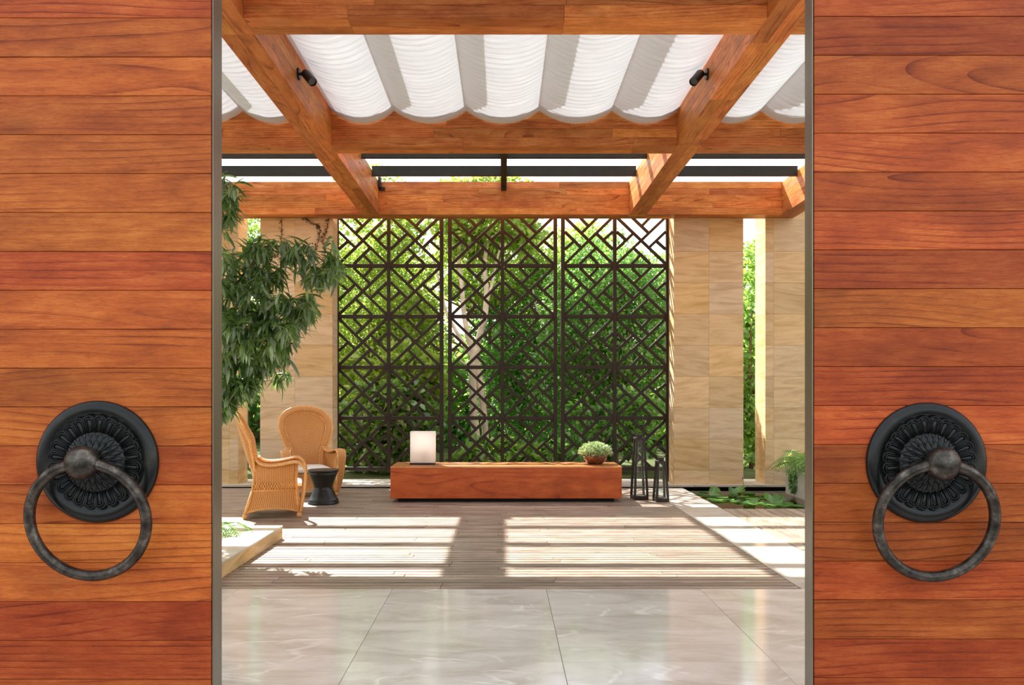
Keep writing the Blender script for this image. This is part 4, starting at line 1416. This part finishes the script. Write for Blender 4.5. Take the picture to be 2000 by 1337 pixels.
# creepers at the head of the left pillar
def creeper(pp_, lab):
    k = empty('wall_creeper', P(pp_[0][0], pp_[0][1], 12.69))
    b = P(pp_[0][0], pp_[0][1], 12.69)
    tag(k, lab, 'creeper', 'bare creepers on the left pillar')
    cp = catmull([P(x, y, 12.69) - b for x, y in pp_], 5)
    MB().tube(cp, 0.0045, 5).build('stem', M['bark'], k)
    pts, nr = [], []
    for p in cp:
        for _ in range(3):
            pts.append(tuple(p + Vector((random.uniform(-0.03, 0.03), -0.008, random.uniform(-0.03, 0.03))))); nr.append((random.uniform(-1, 1), -0.4, 0))
    leaf_cloud('foliage', plain('dry_creeper_leaf', (0.13, 0.07, 0.03), 0.8), np.array(pts), np.array(nr), 0.036, 1.1, k, 'stuff', 0.4, 0.2)
creeper([(550, 420), (550, 445), (549, 470), (545, 492), (538, 500)], 'thin dry creeper hanging straight down the middle of the left pillar')
creeper([(592, 424), (604, 432), (618, 438), (624, 447), (624, 462), (618, 480), (610, 500)], 'dry creeper curving across the head of the left pillar')
creeper([(642, 420), (640, 440), (636, 455), (632, 470), (634, 495), (636, 520)], 'dry creeper down the right edge of the left pillar')

# ================================================================== GARDEN
def shrub(name, label, cat, c, r, n, size, mat, seed, trunk=True, group=None, aspect=1.0, shell=0.45, droop=0.3, lobes=8, tr_=0.07):
    k = empty(name, (c[0], c[1], -0.24))
    tag(k, label, cat, group)
    pts, nr = blob_points((0, 0, c[2] + 0.24), r, n, shell, lobes, seed)
    keep = pts[:, 2] > 0.0
    leaf_cloud('foliage', mat, pts[keep], nr[keep], size, aspect, k, 'stuff', 0.75, droop)
    if trunk:
        g_ = random.Random(seed)
        top = c[2] + 0.24
        MB().tube(catmull([(0, 0, -0.02), (g_.uniform(-.1, .1), 0, top * 0.35), (g_.uniform(-.15, .15), 0.05, top * 0.75), (0, 0, top + r[2] * 0.3)], 4), list(np.linspace(tr_, 0.02, 13)), 8).build('trunk', M['bark'], k, smooth=True)
        for q in range(4):
            a = g_.uniform(0, 6.28)
            z0 = top * g_.uniform(0.4, 0.8)
            MB().tube([(0, 0, z0), (r[0] * 0.3 * math.cos(a), r[1] * 0.3 * math.sin(a), z0 + r[2] * 0.25), (r[0] * 0.65 * math.cos(a), r[1] * 0.65 * math.sin(a), z0 + r[2] * 0.5)], [tr_ * 0.5, tr_ * 0.35, 0.01], 6).build('branch', M['bark'], k, smooth=True)
    return k
shrub('garden_tree', 'pale lime green feathery tree behind the left lattice screen', 'tree', (-2.9, 17.2, 3.0), (2.4, 1.3, 2.65), 38000, 0.078, M['leaf_lime'], 1)
shrub('garden_shrub', 'broad leaved green shrub low behind the left lattice screen', 'shrub', (-2.6, 15.3, 0.55), (1.5, 0.8, 1.0), 4800, 0.15, M['leaf_broad'], 2, tr_=0.03)
shrub('garden_shrub', 'yellow green bush beneath the feathery tree', 'shrub', (-2.1, 16.0, 1.6), (1.5, 0.7, 1.1), 3500, 0.15, M['leaf_lime'], 3, tr_=0.03)
shrub('garden_tree', 'dark small leaved tree behind the right lattice screen', 'tree', (2.4, 16.8, 2.5), (2.5, 1.2, 3.0), 40000, 0.075, M['leaf_dark'], 4)
shrub('garden_tree', 'dark green tree behind the middle lattice screen', 'tree', (0.75, 18.6, 2.4), (1.9, 1.1, 3.0), 22000, 0.085, M['leaf_dark'], 5)
shrub('garden_tree', 'light green crown high behind the middle lattice screen', 'tree', (-0.4, 18.8, 4.4), (2.3, 1.2, 1.5), 16000, 0.085, M['leaf_lime'], 6)
shrub('garden_tree', 'light green crown rising above the dark tree at the right', 'tree', (2.0, 19.3, 4.2), (1.9, 1.0, 1.6), 13000, 0.085, M['leaf_lime'], 26)
shrub('garden_shrub', 'green fern like shrub at the foot of the pale trunk', 'shrub', (0.2, 15.6, 0.02), (1.5, 0.6, 0.4), 1800, 0.17, M['leaf_mid'], 7, tr_=0.03)
shrub('garden_shrub', 'dark shrub behind the metal lanterns', 'shrub', (2.2, 15.3, 0.55), (1.3, 0.6, 0.9), 2600, 0.12, M['leaf_dark'], 8, tr_=0.03)
shrub('garden_tree', 'green shrub tree seen through the gap at the right', 'tree', (5.15, 16.4, 2.2), (1.1, 0.9, 2.6), 5200, 0.13, M['leaf_mid'], 9)
shrub('garden_tree', 'green shrub tree seen through the gap at the left', 'tree', (-5.35, 16.5, 2.8), (1.5, 0.9, 3.0), 11000, 0.10, M['leaf_mid'], 10)
shrub('garden_tree', 'broad mid green tree far behind the left lattice screen', 'tree', (-4.2, 22.5, 3.2), (3.6, 1.4, 3.6), 9000, 0.19, M['leaf_mid'], 11, tr_=0.12)
shrub('garden_tree', 'broad dark tree far behind the middle lattice screen', 'tree', (0.4, 23.0, 2.6), (3.2, 1.4, 3.4), 9000, 0.19, M['leaf_dark'], 12, tr_=0.12)
shrub('garden_tree', 'broad mid green tree far behind the right lattice screen', 'tree', (5.2, 22.5, 2.8), (3.4, 1.4, 3.2), 9000, 0.19, M['leaf_mid'], 13, tr_=0.12)
hd = empty('hedge', (0, 25.5, -0.24))
tag(hd, 'tall dark hedge closing the garden behind the trees', 'hedge')
n = 15000
hp_ = np.stack([rng.uniform(-12, 12, n), rng.normal(0, 0.5, n), rng.uniform(0, 3.6, n) ** 1.0], 1)
hp_[:, 2] *= 1 + 0.25 * np.sin(hp_[:, 0] * 1.3)
leaf_cloud('foliage', M['leaf_dark'], hp_, np.tile(np.array([[0, -1.0, 0.2]]), (n, 1)), 0.26, 1.1, hd, 'stuff', 0.8, 0.2)
MB().box(-12, 12, 0.1, 0.5, 0, 3.0).build('branches', M['bark'], hd)

# pale forked tree
pt_ = empty('pale_tree', P(930, 893, 16.4))
pb = P(930, 893, 16.4)
pt_.location = (pb.x, pb.y, -0.24)
tag(pt_, 'tree with a pale forked trunk behind the middle lattice screen', 'tree')
def LP(x, y, Y=16.4): return P(x, y, Y) - Vector((pb.x, pb.y, -0.24))
def limb(name, pts, r0, r1):
    cp = catmull([LP(*p) for p in pts], 5)
    MB().tube(cp, list(np.linspace(r0, r1, len(cp))), 9).build(name, M['bark_pale'], pt_, smooth=True)
limb('trunk', [(932, 905), (931, 870), (925, 800), (924, 740), (925, 705), (929, 680)], 0.075, 0.10)
limb('trunk', [(951, 905), (949, 860), (944, 800), (937, 745), (930, 700), (929, 678)], 0.065, 0.075)
limb('limb', [(929, 682), (938, 650), (948, 610), (950, 565), (946, 520), (952, 470), (960, 400)], 0.075, 0.03)
limb('limb', [(927, 690), (915, 660), (906, 610), (902, 560), (896, 510), (900, 450), (892, 380)], 0.065, 0.03)
limb('limb', [(920, 695), (906, 672), (890, 645), (872, 610), (860, 560), (845, 500)], 0.05, 0.02)
limb('limb', [(948, 600), (962, 550), (970, 510), (985, 450)], 0.035, 0.015)
limb('limb', [(912, 712), (900, 705), (888, 690)], 0.03, 0.012)
limb('limb', [(1092, 720, 17.2), (1080, 680, 17.2), (1066, 640, 17.2), (1048, 600, 17.2), (1040, 560, 17.2)], 0.035, 0.015)
c = LP(925, 400)
pts, nr = blob_points((c.x, c.y + 0.2, c.z - 0.1), (2.4, 1.0, 1.1), 6500, 0.4, 9, 21)
leaf_cloud('foliage', M['leaf_lime'], pts, nr, 0.13, 1.0, pt_, 'stuff', 0.75, 0.3)

# trees standing in the garden on both sides of the pavilion
side = [o for o in bpy.data.objects if o.name.startswith('garden_tree') and o.parent is None][:5]
for src, x, y, rz, where in ((0, -10.5, 9.0, 0.4, 'left'), (1, -11.0, 13.5, 1.2, 'left'), (4, -9.5, 5.0, 2.0, 'left'), (2, 11.0, 9.5, 0.9, 'right'), (0, 11.5, 14.0, 2.2, 'right')):
    c = copy_tree(side[src])
    c.location = (x, y, -0.5)
    c.rotation_euler = (0, 0, rz)
    tag(c, 'garden tree standing beyond the open %s side of the pavilion' % where, 'tree', 'trees beyond the open %s side' % where)
